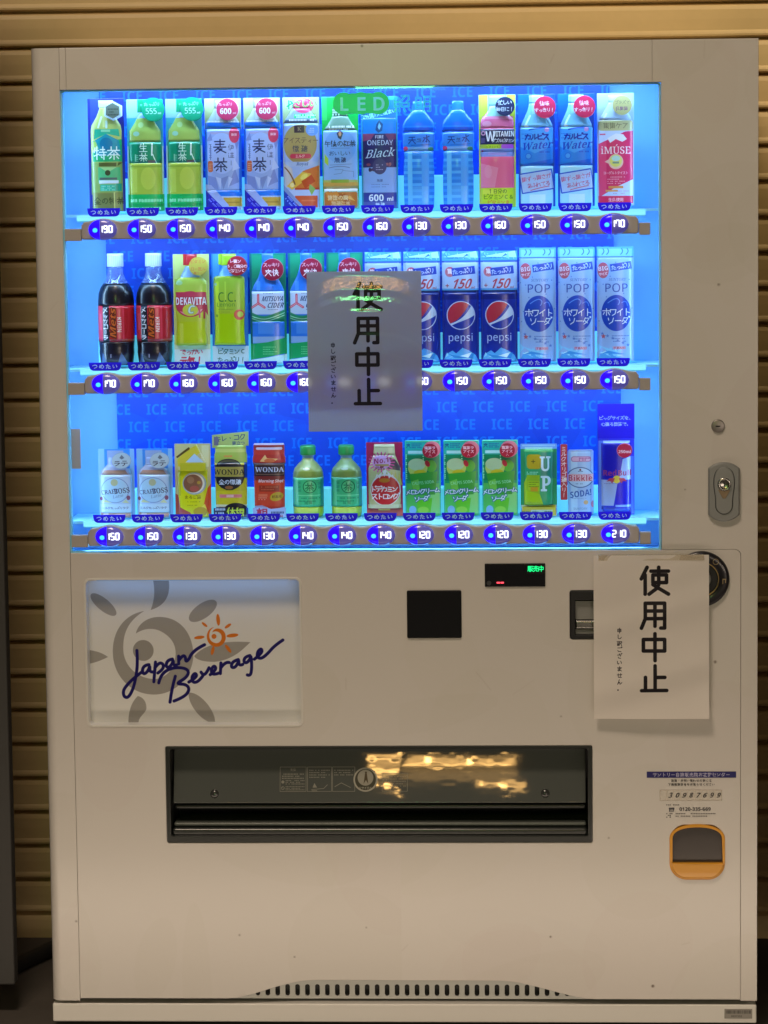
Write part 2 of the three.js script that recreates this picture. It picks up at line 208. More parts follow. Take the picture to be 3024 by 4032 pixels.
D.gogo = { h: 240, profile: [[18, 15], [40, 16], [52, 22], [66, 32], [76, 36], [80, 37], [196, 37], [240, 37]], segs: [['cap', 18, 42], ['bottle', 42, 72], ['label', 72, 196, 0.7], ['bottle_base', 196, 240]], badges: [],
  draw(c) {
    rect(c, '#16c454', 0, 0, 80, 240); rect(c, '#3cd870', 0, 0, 12, 50); silhouette(c, '#7f9c8a', this.profile, CX); rect(c, '#40705a', 26, 20, 28, 22); micro(c, '#ffffff', 16, 62, 52, 2, 6, 4); micro(c, '#e0ffe8', 24, 26, 14, 3, 5, 4); rect(c, '#4c6a78', 58, 34, 12, 3);
    rect(c, '#94bcf4', 3, 72, 74, 128); disc(c, '#7fb0f0', 40, 106, 34, 36); poly(c, '#3a3c58', [[40, 70], [47, 78], [42, 92], [36, 88], [33, 78]]); disc(c, '#d89880', 40, 80, 3, 5); strokeText(c, '午後の紅茶', 40, 100, 13.5, '#30384c', { w: 0.1, pitch: 1.0 }); line(c, '#6080b8', 1, [[20, 110], [60, 110]]); strokeText(c, 'おいしい', 39, 121, 11.5, '#2c3c68', { w: 0.09 }); strokeText(c, '無糖', 40, 135, 11, '#28386c', { w: 0.11, pitch: 1.2 }); poly(c, '#b4d840', [[6, 122], [14, 132], [14, 148], [6, 140]]);
    line(c, '#6d86c0', 1, [[18, 146], [64, 144]]); curve(c, '#6878b0', 1.4, [[16, 152], [40, 146], [60, 152]]); line(c, '#7088c0', 1, [[28, 156], [46, 156], [42, 164], [26, 166]]); line(c, '#7088c0', 1, [[46, 158], [68, 160], [68, 172]]);
    rect(c, '#b8c470', 2, 178, 76, 6); rect(c, '#d8a850', 2, 183, 76, 14); rect(c, '#98b040', 20, 177, 38, 7); rect(c, '#eef4ff', 4, 197, 72, 5); rect(c, '#a8dccc', 2, 202, 76, 38); rect(c, '#cc7430', 4, 204, 72, 34, 4); for (let k = 0; k < 16; k++) poly(c, ['#e69040', '#b85a20', '#f0ae58', '#d08038'][k % 4], [[6 + (k * 17) % 66, 204 + (k * 7) % 20], [14 + (k * 17) % 62, 202 + (k * 5) % 20], [18 + (k * 17) % 58, 222 + (k * 3) % 14]]); strokeText(c, '氷輪の宝', 34, 216, 11, '#f4d4a0', { w: 0.12 }); strokeText(c, '無糖紅茶', 40, 228, 10, '#eac088', { w: 0.12 });
  } };
D.oneday = { h: 240, card: '#3aa8c8', profile: [[46, 34], [50, 36], [240, 36]], dz: 0.16, segs: [['bottle', 46, 240]], badges: [],
  draw(c) {
    rect(c, '#2c9cc4', 0, 0, 80, 240); rect(c, '#2474c0', 4, 8, 72, 40); strokeText(c, '0%なのにうまい', 38, 38, 11, '#b0ffe8', { w: 0.11, pitch: 0.92, rot: -0.2, outline: '#184880', ow: 0.14 }); rect(c, '#30408c', 54, 46, 18, 22); micro(c, '#8fc0f0', 57, 50, 12, 3, 6);
    rect(c, '#2e8ce8', 4, 48, 72, 34); poly(c, '#1c4c94', [[40, 50], [48, 60], [46, 74], [38, 78], [32, 72], [34, 60]]); poly(c, '#8ec8ff', [[40, 56], [44, 64], [40, 72], [37, 66]]); rect(c, '#3a2f6a', 4, 80, 72, 72); poly(c, '#a04c78', [[4, 80], [30, 80], [22, 92], [4, 96]]); poly(c, '#7c4070', [[52, 80], [76, 80], [76, 92], [60, 94]]);
    word(c, 'FIRE', 40, 87, 9, '#e8d8f4'); word(c, 'ONEDAY', 41, 99, 15, '#dfe4ff', { bold: false, sx: 0.98 }); c.save(); c.translate(2, 6); word(c, 'Black', 38, 116, 24, '#e4f0ff', { font: 'serif', italic: true, bold: false, rot: -0.08, skew: 0.2 }); c.restore();
    rect(c, '#8fb2f0', 4, 152, 72, 54); for (let k = 0; k < 13; k++) disc(c, ['#8a4a64', '#584060', '#a86878', '#3c3458'][k % 4], 16 + ((k * 23) % 50), 146 + ((k * 11) % 22), 4.5, 3, k); disc(c, '#4c4478', 40, 150, 15, 17); micro(c, '#c8b8e0', 32, 146, 16, 3, 5); strokeText(c, '無糖', 40, 180, 6, '#5060a0'); micro(c, '#6a80c0', 22, 188, 38, 2, 5); rect(c, '#3c48a4', 4, 206, 72, 20); word(c, '600', 32, 217, 20, '#f2f8ff'); word(c, 'ml', 62, 220, 12, '#f2f8ff'); rect(c, '#5a62b4', 4, 226, 72, 14); strokeText(c, '無糖', 40, 232, 9, '#e6f0ff', { pitch: 1.2 });
  } };
D.mizu = { h: 236, card: false, profile: [[8, 12], [26, 13], [34, 18], [48, 30], [58, 34], [100, 34], [104, 33], [128, 31], [150, 33], [200, 33], [236, 32]], segs: [['cap', 8, 27], ['bottle', 27, 74], ['label', 74, 114, 0.6], ['bottle_base', 114, 236]], badges: [],
  draw(c) {
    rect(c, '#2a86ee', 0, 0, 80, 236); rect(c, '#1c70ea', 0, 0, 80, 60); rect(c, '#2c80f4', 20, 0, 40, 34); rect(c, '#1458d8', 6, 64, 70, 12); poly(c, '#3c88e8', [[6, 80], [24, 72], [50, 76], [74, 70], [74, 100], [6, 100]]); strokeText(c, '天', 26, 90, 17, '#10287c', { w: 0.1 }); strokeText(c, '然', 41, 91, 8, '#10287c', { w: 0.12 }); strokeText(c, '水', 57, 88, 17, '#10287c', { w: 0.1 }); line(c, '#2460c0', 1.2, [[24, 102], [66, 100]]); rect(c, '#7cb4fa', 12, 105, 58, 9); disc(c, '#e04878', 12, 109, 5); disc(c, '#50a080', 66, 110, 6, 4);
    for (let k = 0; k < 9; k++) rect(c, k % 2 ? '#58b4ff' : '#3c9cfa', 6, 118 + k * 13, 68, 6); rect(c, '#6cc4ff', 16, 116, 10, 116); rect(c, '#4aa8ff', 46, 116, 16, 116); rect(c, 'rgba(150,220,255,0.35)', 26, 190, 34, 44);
  } };
D.vitamin = { h: 240, profile: [[2, 17], [30, 17], [40, 24], [52, 34], [60, 36], [124, 35], [128, 33], [138, 36], [240, 36]], segs: [['cap', 2, 24], ['bottle', 24, 72], ['label', 72, 122, 0.8], ['bottle_base', 122, 240]], badges: [[57, 25, 20]],
  draw(c) {
    rect(c, '#d2ea54', 0, 0, 80, 240); silhouette(c, '#f2709c', this.profile, CX); rect(c, '#a8dcd8', 20, 0, 40, 42); poly(c, '#a8dcd8', [[20, 40], [60, 40], [66, 46], [14, 46]]); rect(c, '#f890b4', 8, 46, 66, 6); disc(c, '#f8a0bc', 18, 62, 10, 6);
    rect(c, '#22224e', 3, 73, 74, 33); disc(c, '#e0a0c8', 10, 82, 5); disc(c, '#22224e', 10, 82, 2.5); rect(c, '#5a5080', 5, 92, 9, 11); word(c, 'W', 25, 89, 30, '#f4f6ff', { sx: 0.75 }); word(c, 'VITAMIN', 54, 84, 16, '#f4f6ff', { sx: 0.68 }); strokeText(c, 'ダブルビタミン', 53, 98, 8, '#e6ecff', { pitch: 0.86, w: 0.13 }); rect(c, '#a8c048', 3, 106, 74, 10); rect(c, '#c0e040', 16, 106, 28, 9, 4); strokeText(c, 'ビタミンC', 30, 111, 5.4, '#3a6020'); rect(c, '#b050d8', 48, 106, 28, 9, 4); rect(c, '#8fa0f0', 3, 115, 74, 17); rect(c, '#b0a0f0', 20, 124, 40, 5); disc(c, '#d85080', 8, 120, 2);
    rect(c, '#f46a94', 4, 133, 72, 66); poly(c, '#f78cae', [[4, 146], [42, 156], [34, 198], [4, 198]]); disc(c, '#f89cba', 20, 164, 8, 14); rect(c, '#d0e430', 4, 199, 72, 41); rect(c, '#e4ec50', 8, 202, 30, 10); strokeText(c, '1日分の', 40, 206, 10, '#487428', { w: 0.12 }); strokeText(c, 'ビタミンC&', 42, 218, 11.5, '#6c9828', { w: 0.13, pitch: 0.95 }); strokeText(c, 'ビタミンB', 42, 230, 10, '#e08838', { w: 0.13, pitch: 0.95 });
    disc(c, '#23285c', 57, 25, 20.5); strokeText(c, '忙しい', 57, 17, 10.5, '#f2f6ff', { w: 0.12, pitch: 0.96 }); strokeText(c, '毎日に!', 57, 31, 10, '#f2f6ff', { w: 0.12, pitch: 0.96 });
  } };
D.calpis = { h: 240, profile: [[2, 16], [26, 17], [36, 20], [52, 27], [64, 33], [74, 35], [240, 35]], segs: [['cap', 2, 20], ['bottle', 20, 72], ['label', 72, 152, 0.8], ['bottle_base', 152, 240]], badges: [[58, 28, 23]],
  draw(c) {
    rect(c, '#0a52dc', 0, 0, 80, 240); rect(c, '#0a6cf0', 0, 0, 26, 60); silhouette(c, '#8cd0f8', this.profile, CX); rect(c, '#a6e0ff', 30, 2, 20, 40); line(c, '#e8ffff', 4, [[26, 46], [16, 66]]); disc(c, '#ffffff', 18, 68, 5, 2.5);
    poly(c, '#4ca4f4', [[5, 74], [30, 76], [56, 68], [75, 72], [75, 152], [5, 152]]); poly(c, '#2c86ea', [[5, 112], [36, 126], [75, 110], [75, 152], [5, 152]]); poly(c, '#1a66e0', [[5, 150], [75, 138], [75, 153], [5, 153]]); curve(c, '#1450d0', 3, [[24, 76], [44, 70], [66, 74]]); strokeText(c, 'カルピス', 41, 91, 14, '#141c9c', { w: 0.19, pitch: 0.92 }); word(c, 'Water', 40, 110, 22, '#1c3cc4', { font: 'serif', italic: true, skew: 0.15, rot: -0.08, sx: 0.95 }); micro(c, '#2454d0', 46, 122, 22, 1, 3, 3); disc(c, '#2a70e0', 22, 132, 7); disc(c, '#58a8f4', 22, 132, 5); disc(c, '#c890d0', 62, 76, 5); micro(c, '#2460d8', 8, 84, 20, 2, 9);
    rect(c, '#aee8ff', 5, 156, 70, 84); rect(c, '#d4f6ff', 24, 214, 34, 26); c.save(); c.translate(40, 186); c.rotate(-0.15); rect(c, '#1a50d8', -36, -22, 72, 44, 2); rect(c, '#b6cef8', -33.5, -19.5, 67, 39); strokeText(c, '甘ずっぱさが', 0, -8, 11, '#d04c80', { w: 0.09, pitch: 0.96 }); strokeText(c, 'あふれてる', 3, 7, 11, '#cc4478', { w: 0.09, pitch: 0.9 }); curve(c, '#d04c80', 1.6, [[-16, 17], [6, 14], [24, 14]]); c.restore();
    disc(c, '#f090b0', 58, 28, 24); disc(c, '#ea2c60', 58, 28, 23); strokeText(c, '後味', 57, 20, 10, '#ffd8e4', { w: 0.13 }); strokeText(c, 'すっきり!', 57, 34, 9.5, '#ffe4ec', { w: 0.13, pitch: 0.9 });
  } };
D.imuse = { h: 240, profile: [[4, 15], [22, 16], [34, 22], [50, 32], [60, 36], [240, 36]], segs: [['cap', 4, 20], ['bottle', 20, 58], ['label', 58, 240, 0.7]], badges: [[54, 26, 21]],
  draw(c) {
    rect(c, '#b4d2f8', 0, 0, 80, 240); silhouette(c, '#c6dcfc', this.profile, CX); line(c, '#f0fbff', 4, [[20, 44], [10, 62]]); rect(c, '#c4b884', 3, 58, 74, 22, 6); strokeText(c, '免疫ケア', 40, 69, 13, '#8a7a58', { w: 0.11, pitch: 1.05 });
    rect(c, '#c8d8fa', 3, 80, 74, 160); poly(c, '#e2306a', [[3, 108], [30, 96], [60, 82], [77, 80], [77, 184], [40, 200], [4, 222]]); poly(c, '#f05080', [[3, 108], [20, 102], [20, 212], [4, 222]]); poly(c, '#e8eaf8', [[22, 96], [40, 86], [56, 88], [64, 98], [54, 104], [40, 98], [28, 106]]); rect(c, '#e06080', 6, 86, 12, 3); word(c, 'iMÚSE', 40, 121, 21, '#fff0f4', { font: 'serif', bold: false, sx: 0.98 }); disc(c, '#f4c8b8', 40, 146, 16); disc(c, '#e8e070', 40, 144, 13); disc(c, '#bfe0d8', 40, 139, 9, 6); poly(c, '#f4c8b8', [[24, 150], [16, 146], [26, 140]]); rect(c, '#8aa088', 33, 146, 14, 4);
    strokeText(c, 'ヨーグルトテイスト', 40, 170, 6.6, '#ffdce6', { pitch: 0.9 }); micro(c, '#f8b8cc', 22, 178, 36, 4, 4.5); rect(c, '#e89850', 24, 198, 32, 5); rect(c, '#e8a860', 18, 206, 26, 4); micro(c, '#c890b0', 34, 208, 34, 2, 5); rect(c, '#e6305c', 3, 219, 74, 16); strokeText(c, '生乳使用', 40, 227, 8, '#ffccd8', { w: 0.12 });
    disc(c, '#d8cca0', 54, 26, 21); disc(c, '#ccbe80', 54, 26, 20); strokeText(c, 'プラズマ', 54, 20, 8, '#8f8460', { w: 0.11 }); strokeText(c, '乳酸菌', 53, 33, 8.5, '#905878', { w: 0.12 });
  } };
// row 2
D.cola = { h: 243, profile: [[0, 18], [28, 18.5], [30, 16], [34, 17.5], [42, 17], [54, 21], [64, 27], [74, 33], [86, 37.5], [100, 39], [113, 39.5], [190, 39], [205, 38], [216, 38.5], [236, 36], [243, 33]], full: true, card: false, segs: [['cap', 0, 29], ['bottle_neck', 29, 65], ['bottle', 65, 113], ['label', 113, 190, 0.5], ['bottle_base', 190, 243]], badges: [],
  draw(c) {
    rect(c, '#14101c', 0, 0, 80, 243); rect(c, '#c8d8ee', 0, 0, 80, 29); for (let x = 18; x < 62; x += 2) rect(c, x % 4 ? '#b4c8e4' : '#d4e2f4', x, 3, 1, 24); rect(c, '#e4eefa', 0, 0, 80, 4); rect(c, '#2a72e0', 0, 29, 80, 36); rect(c, '#58a4f8', 20, 30, 40, 6); rect(c, '#3c86ea', 24, 36, 8, 28); line(c, '#b8e0ff', 3, [[48, 38], [56, 60]]);
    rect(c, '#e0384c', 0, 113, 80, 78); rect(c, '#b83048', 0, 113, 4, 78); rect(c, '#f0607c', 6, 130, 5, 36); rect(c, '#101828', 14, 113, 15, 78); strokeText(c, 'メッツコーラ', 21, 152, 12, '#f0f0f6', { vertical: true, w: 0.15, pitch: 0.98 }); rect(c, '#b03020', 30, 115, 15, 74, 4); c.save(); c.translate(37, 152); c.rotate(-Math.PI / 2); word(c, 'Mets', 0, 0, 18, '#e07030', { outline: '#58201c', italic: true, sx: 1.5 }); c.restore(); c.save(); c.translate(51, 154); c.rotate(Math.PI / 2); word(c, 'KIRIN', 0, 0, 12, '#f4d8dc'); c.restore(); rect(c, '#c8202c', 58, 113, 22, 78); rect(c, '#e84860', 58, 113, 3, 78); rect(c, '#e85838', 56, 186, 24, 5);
    rect(c, '#1c1422', 0, 191, 80, 52); poly(c, '#586c98', [[8, 243], [12, 214], [24, 243]]); poly(c, '#5c74a4', [[44, 243], [54, 214], [66, 236], [62, 243]]); rect(c, '#a8a0b8', 30, 218, 2, 8);
  } };
D.deka = { h: 240, profile: [[0, 10], [24, 10], [30, 11], [38, 14], [48, 22], [58, 33], [66, 35], [104, 35], [140, 32], [160, 31], [185, 34], [198, 33]], segs: [['cap', 0, 25], ['bottle', 25, 198]], badges: [[57, 26, 20]],
  draw(c) {
    rect(c, '#cfdc86', 0, 0, 80, 240); rect(c, '#d8ecc8', 0, 196, 80, 44); rect(c, '#dff0f0', 0, 206, 80, 34); silhouette(c, '#c4d43c', this.profile, 38); rect(c, '#d42c34', 23, 0, 30, 24); poly(c, '#90b4dc', [[28, 26], [48, 26], [60, 50], [16, 50]]); rect(c, '#b4c84c', 4, 54, 68, 26); disc(c, '#a8cc90', 14, 62, 8, 5); disc(c, '#c83c5c', 38, 108, 33, 28); disc(c, '#f09ab8', 38, 108, 30, 25); poly(c, '#c83c5c', [[6, 82], [72, 82], [76, 134], [66, 118], [38, 128], [8, 122]]); c.save(); c.beginPath(); c.rect(0, 0, 80, 240); c.clip(); word(c, 'DEKAVITA', 39, 101, 20, '#eef2ff', { sx: 0.72, sy: 1.15, outline: '#a02848', ow: 0.14 }); c.restore(); disc(c, '#d8dc50', 38, 121, 17, 13); word(c, 'C', 38, 120, 24, '#d0f0f0', { outline: '#708898', ow: 0.08, italic: true }); rect(c, '#c83c5c', 56, 118, 4, 20); rect(c, '#c83c5c', 66, 122, 4, 18);
    rect(c, '#c6d820', 8, 146, 60, 50); rect(c, '#d6e450', 14, 150, 8, 44); strokeText(c, 'でっかい', 38, 212, 13, '#e05068', { w: 0.14, pitch: 0.95 }); strokeText(c, '元気!', 38, 230, 17, '#e03c50', { w: 0.17, pitch: 1.0 }); disc(c, '#c8b44c', 57, 26, 20); strokeText(c, 'ビタミン', 57, 16, 8.2, '#d0743c', { w: 0.12 }); strokeText(c, 'ローヤル', 57, 32, 8, '#d0743c', { w: 0.12 }); strokeText(c, 'ゼリー', 57, 41, 6, '#d0743c', { w: 0.12 });
  } };
D.cclemon = { h: 240, profile: [[0, 16], [24, 16], [30, 13], [40, 20], [47, 24], [50, 32], [60, 34], [120, 34], [150, 32], [170, 32], [198, 34]], segs: [['cap', 0, 26], ['bottle', 26, 198]], badges: [[58, 26, 21]],
  draw(c) {
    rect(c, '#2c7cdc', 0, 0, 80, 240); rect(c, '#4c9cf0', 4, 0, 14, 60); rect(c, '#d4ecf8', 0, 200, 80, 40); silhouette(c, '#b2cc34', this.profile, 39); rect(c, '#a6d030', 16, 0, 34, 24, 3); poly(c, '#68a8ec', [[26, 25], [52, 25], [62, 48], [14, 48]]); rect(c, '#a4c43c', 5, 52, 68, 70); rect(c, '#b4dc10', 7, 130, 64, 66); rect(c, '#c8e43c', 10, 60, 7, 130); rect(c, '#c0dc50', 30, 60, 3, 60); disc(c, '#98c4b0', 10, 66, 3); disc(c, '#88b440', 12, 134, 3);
    word(c, 'C.C.', 35, 94, 28, '#2c7434', { bold: false, sx: 0.85 }); word(c, 'Lemon', 32, 110, 12, '#4c9038', { bold: false, sx: 1.1 }); micro(c, '#88a838', 16, 120, 34, 2, 5); disc(c, '#e0584c', 61, 132, 11.5); disc(c, '#c4dc5c', 63, 131, 6.5); strokeText(c, 'ビタミンC', 42, 212, 13, '#3c7468', { w: 0.12, pitch: 0.94 }); strokeText(c, 'たっぷり!', 42, 230, 13, '#3c7468', { w: 0.12, pitch: 0.94 });
    disc(c, '#c43448', 58, 26, 21); disc(c, '#a81c30', 58, 26, 20); strokeText(c, 'レモン', 55, 16, 8.5, '#ffdce0', { w: 0.13 }); strokeText(c, '5,0個分の', 58, 27, 8, '#ffdce0', { w: 0.13, pitch: 0.9 }); strokeText(c, 'ビタミンC', 57, 37, 8, '#ffdce0', { w: 0.13, pitch: 0.9 });
  } };
D.mitsuya = { h: 240, profile: [[0, 12], [20, 12], [34, 15], [52, 21], [68, 30], [80, 35], [240, 35]], segs: [['cap', 0, 20], ['bottle', 20, 82], ['label', 82, 146, 0.8], ['bottle_base', 146, 240]], badges: [[51, 35, 23]],
  draw(c) {
    rect(c, '#108c78', 0, 0, 80, 240); rect(c, '#1c9c74', 6, 4, 68, 50); rect(c, '#0c6c78', 0, 0, 5, 240); silhouette(c, '#2c7cea', this.profile, CX); rect(c, '#4c94f0', 16, 60, 8, 24); rect(c, '#c2d8fa', 5, 82, 70, 50); word(c, 'MITSUYA', 50, 98, 15, '#28387c', { italic: true, skew: 0.15, sx: 0.72 }); word(c, 'CIDER', 56, 112, 15, '#28387c', { italic: true, skew: 0.15, sx: 0.8 }); for (const a of [-1.57, 0.52, 2.62]) { line(c, '#d8587c', 5, [[19, 108], [19 + Math.cos(a) * 16, 108 + Math.sin(a) * 18]]); line(c, '#f0a8b8', 1.5, [[19, 108], [19 + Math.cos(a) * 15, 108 + Math.sin(a) * 17]]); } micro(c, '#6a84b8', 40, 121, 20, 1, 3); micro(c, '#6a84b8', 30, 86, 22, 1, 3);
    poly(c, '#1c9460', [[5, 128], [24, 136], [48, 134], [75, 124], [75, 148], [5, 148]]); for (const k of [0, 6, 11]) curve(c, k ? '#a8e8d0' : '#2c8c80', 2, [[5, 130 + k], [24, 137 + k], [46, 135 + k], [75, 123 + k]]); rect(c, '#2c7cf0', 5, 148, 70, 34); rect(c, '#4c94fa', 18, 150, 34, 24); rect(c, '#8cb4f0', 5, 180, 70, 14); poly(c, '#18a860', [[0, 196], [40, 192], [80, 182], [80, 216], [40, 224], [0, 230]]); micro(c, '#8ce8a8', 28, 202, 30, 4, 5); poly(c, '#d4f8fc', [[0, 231], [40, 225], [80, 218], [80, 240], [0, 240]]);
    disc(c, '#d89cb0', 51, 35, 24); disc(c, '#a41840', 51, 35, 23); strokeText(c, 'スッキリ', 50, 25, 9.5, '#f8c4d0', { w: 0.12, pitch: 0.95 }); strokeText(c, '爽快', 50, 41, 15, '#ffe8ee', { w: 0.12, pitch: 1.0 });
  } };
D.pepsi = { h: 240, card: '#58b4f0', profile: [[22, 33], [26, 36.5], [236, 36.5], [240, 34]], dz: 0.35, segs: [['can_top', 22, 88], ['can', 88, 240]], badges: [],
  draw(c) {
    rect(c, '#54a8ec', 0, 0, 80, 240); for (let k = 0; k < 26; k++) poly(c, ['#8cd0f8', '#2c78d0', '#b8e8ff', '#4494e4'][k % 4], [[(k * 31) % 80, (k * 13) % 20], [(k * 31 + 9) % 82, (k * 7) % 18], [(k * 31 + 3) % 80, 6 + (k * 11) % 16]]);
    rect(c, '#b4c6ec', 0, 20, 80, 60); rect(c, '#3c5cb0', 0, 20, 80, 4); disc(c, '#d87888', 18, 44, 11); disc(c, '#cc5c74', 18, 42, 8); strokeText(c, '超', 18, 43, 12, '#ffe8ec', { w: 0.14 }); c.save(); c.translate(46, 42); c.rotate(-0.1); rect(c, '#2c44b4', -24, -8, 50, 17); strokeText(c, 'たっぷり', 0, 0.5, 12, '#d0dcff', { w: 0.12, pitch: 0.92 }); c.restore(); word(c, '+', 12, 74, 16, '#b04058'); word(c, '150', 42, 70, 29, '#b83450', { italic: true, skew: 0.18, sx: 0.86 }); word(c, 'ml', 68, 78, 7, '#b03c58');
    rect(c, '#131f7e', 0, 84, 80, 22); rect(c, '#1a2ea0', 0, 104, 80, 136); disc(c, '#c4d4f8', 41, 138, 31); c.save(); c.beginPath(); c.arc(41, 138, 29, 0, 7); c.clip(); rect(c, '#1c38b0', 0, 90, 80, 100); c.fillStyle = '#c8dcfc'; c.beginPath(); c.moveTo(10, 158); c.bezierCurveTo(40, 150, 52, 140, 66, 112); c.lineTo(84, 120); c.bezierCurveTo(70, 150, 40, 146, 10, 166); c.fill(); c.fillStyle = '#c0344c'; c.beginPath(); c.moveTo(8, 158); c.bezierCurveTo(34, 152, 44, 140, 62, 108); c.lineTo(40, 100); c.lineTo(0, 110); c.fill(); c.restore();
    word(c, 'pepsi', 40, 186, 23, '#b4ccfa', { bold: false }); poly(c, '#58b0f0', [[0, 240], [8, 222], [22, 214], [30, 220], [44, 208], [58, 214], [72, 224], [80, 240]]); for (let k = 0; k < 22; k++) poly(c, ['#9ce0fc', '#3490dc', '#d8f8ff', '#68c0f4'][k % 4], [[10 + (k * 23) % 60, 218 + (k * 7) % 18], [14 + (k * 23) % 62, 224 + (k * 5) % 14], [6 + (k * 23) % 66, 230 + (k * 3) % 9]]);
  } };
D.pop = { h: 246, card: '#74b8f0', profile: [[20, 33], [25, 36.5], [242, 36.5], [246, 34]], dz: 0.35, segs: [['can', 20, 246]], badges: [],
  draw(c) {
    rect(c, '#5cacec', 0, 0, 80, 246); rect(c, '#88c8f4', 4, 4, 72, 20); for (const x of [14, 24, 54, 66]) curve(c, '#2c64c0', 2, [[x, 4], [x + 5, 10], [x - 2, 16]]); rect(c, '#9cbcf0', 0, 22, 80, 224); rect(c, '#4c70c0', 0, 20, 80, 3); for (let k = 0; k < 34; k++) star(c, '#5a80d4', (k * 29) % 78, 26 + ((k * 37) % 190), k % 5 ? 2 : 4);
    disc(c, '#d05c70', 14, 50, 12, 17); word(c, 'BIG', 14, 46, 13, '#f4e0f0', { outline: '#a03858', ow: 0.1, rot: -0.1 }); strokeText(c, 'サイズ', 14, 58, 6.5, '#ffe8ee', { w: 0.14, pitch: 0.9, rot: -0.1 }); c.save(); c.translate(51, 42); c.rotate(-0.14); rect(c, '#2c4cbc', -22, -8, 46, 16); strokeText(c, 'たっぷり', 1, 0, 11.5, '#d0e0ff', { w: 0.13, pitch: 0.9 }); c.restore(); word(c, 'SUNTORY', 44, 70, 8, '#3858b8', { italic: true, bold: false, font: 'serif' }); word(c, 'POP', 42, 88, 25, '#2c48b0', { bold: false, sx: 1.1 });
    disc(c, '#1c48c4', 42, 142, 32, 39); curve(c, '#6c9cf0', 2, [[24, 120], [40, 108], [52, 116], [46, 124]]); curve(c, '#5c8cec', 2, [[54, 120], [64, 112], [66, 126]]); strokeText(c, 'ホワイト', 43, 140, 17, '#e4f0ff', { w: 0.11, pitch: 0.88 }); strokeText(c, 'ソーダ', 46, 158, 17, '#e4f0ff', { w: 0.11, pitch: 0.95 }); star(c, '#c06078', 14, 192, 6); micro(c, '#5878c8', 32, 190, 36, 3, 6, 2); rect(c, '#d89cb8', 34, 214, 28, 6); strokeText(c, '果汁入り', 48, 217, 5.4, '#a03860'); for (let k = 0; k < 18; k++) poly(c, ['#8cd4fc', '#3c98e4', '#c8f4ff', '#54a8ec'][k % 4], [[2 + (k * 19) % 50, 206 + (k * 11) % 34], [10 + (k * 19) % 54, 216 + (k * 7) % 26], [(k * 19) % 52, 228 + (k * 5) % 14]]);
  } };
function star(c, col, x, y, r) { c.fillStyle = col; c.beginPath(); for (let k = 0; k < 10; k++) { const a = -1.57 + k * 0.628, q = k % 2 ? r * 0.45 : r; c[k ? 'lineTo' : 'moveTo'](x + Math.cos(a) * q, y + Math.sin(a) * q); } c.closePath(); c.fill(); }
// row 3
D.latte = { h: 178, ys: 0.85, card: '#8cc4f4', profile: [[22, 17], [40, 17], [46, 22], [54, 30], [66, 33], [72, 34], [178, 33]], segs: [['cap', 22, 42], ['bottle', 42, 66], ['label', 66, 166, 0.6], ['bottle_base', 166, 178]], badges: [[52, 30, 20]],
  draw(c) {
    rect(c, '#8ec0f0', 0, 0, 80, 178); rect(c, '#4494f0', 14, 0, 56, 50); silhouette(c, '#b2bce0', this.profile, 37); rect(c, '#a0b0dc', 20, 4, 36, 34); poly(c, '#c09484', [[14, 54], [60, 54], [68, 68], [6, 68]]); rect(c, '#bcd4f4', 3, 66, 68, 104); disc(c, '#8ca4d4', 37, 106, 31, 33); disc(c, '#b8dcf8', 37, 106, 29, 31); disc(c, '#c4c49c', 36, 86, 8, 9); word(c, 'CRAFT', 25, 110, 15, '#4c4c74', { font: 'serif', rot: -0.12, sx: 0.75 }); word(c, 'BOSS', 52, 107, 19, '#4c4c74', { font: 'serif', rot: -0.1, sx: 0.7 }); word(c, 'Latte', 43, 122, 10, '#7894bc', { font: 'serif', italic: true, bold: false, rot: -0.2 }); disc(c, '#8c4c6c', 6, 128, 3.5, 5); disc(c, '#8c4c6c', 66, 126, 4, 6); poly(c, '#d8dca8', [[8, 138], [14, 130], [30, 138]]); poly(c, '#d8dca8', [[60, 130], [68, 140], [52, 138]]); rect(c, '#cfe6fa', 3, 142, 68, 28); strokeText(c, 'ミルクたっぷりラテ', 37, 152, 7, '#3c4c80', { pitch: 0.95 }); rect(c, '#d4a89c', 4, 164, 66, 14); rect(c, '#f4e0dc', 10, 165, 12, 12);
    disc(c, '#9cb0c8', 52, 30, 21); disc(c, '#bcccd8', 52, 30, 19.5); poly(c, '#6c7484', [[54, 14], [60, 22], [54, 26], [49, 22]]); strokeText(c, 'ラテ', 52, 36, 15, '#3c2c44', { w: 0.12, pitch: 1.05 });
  } };
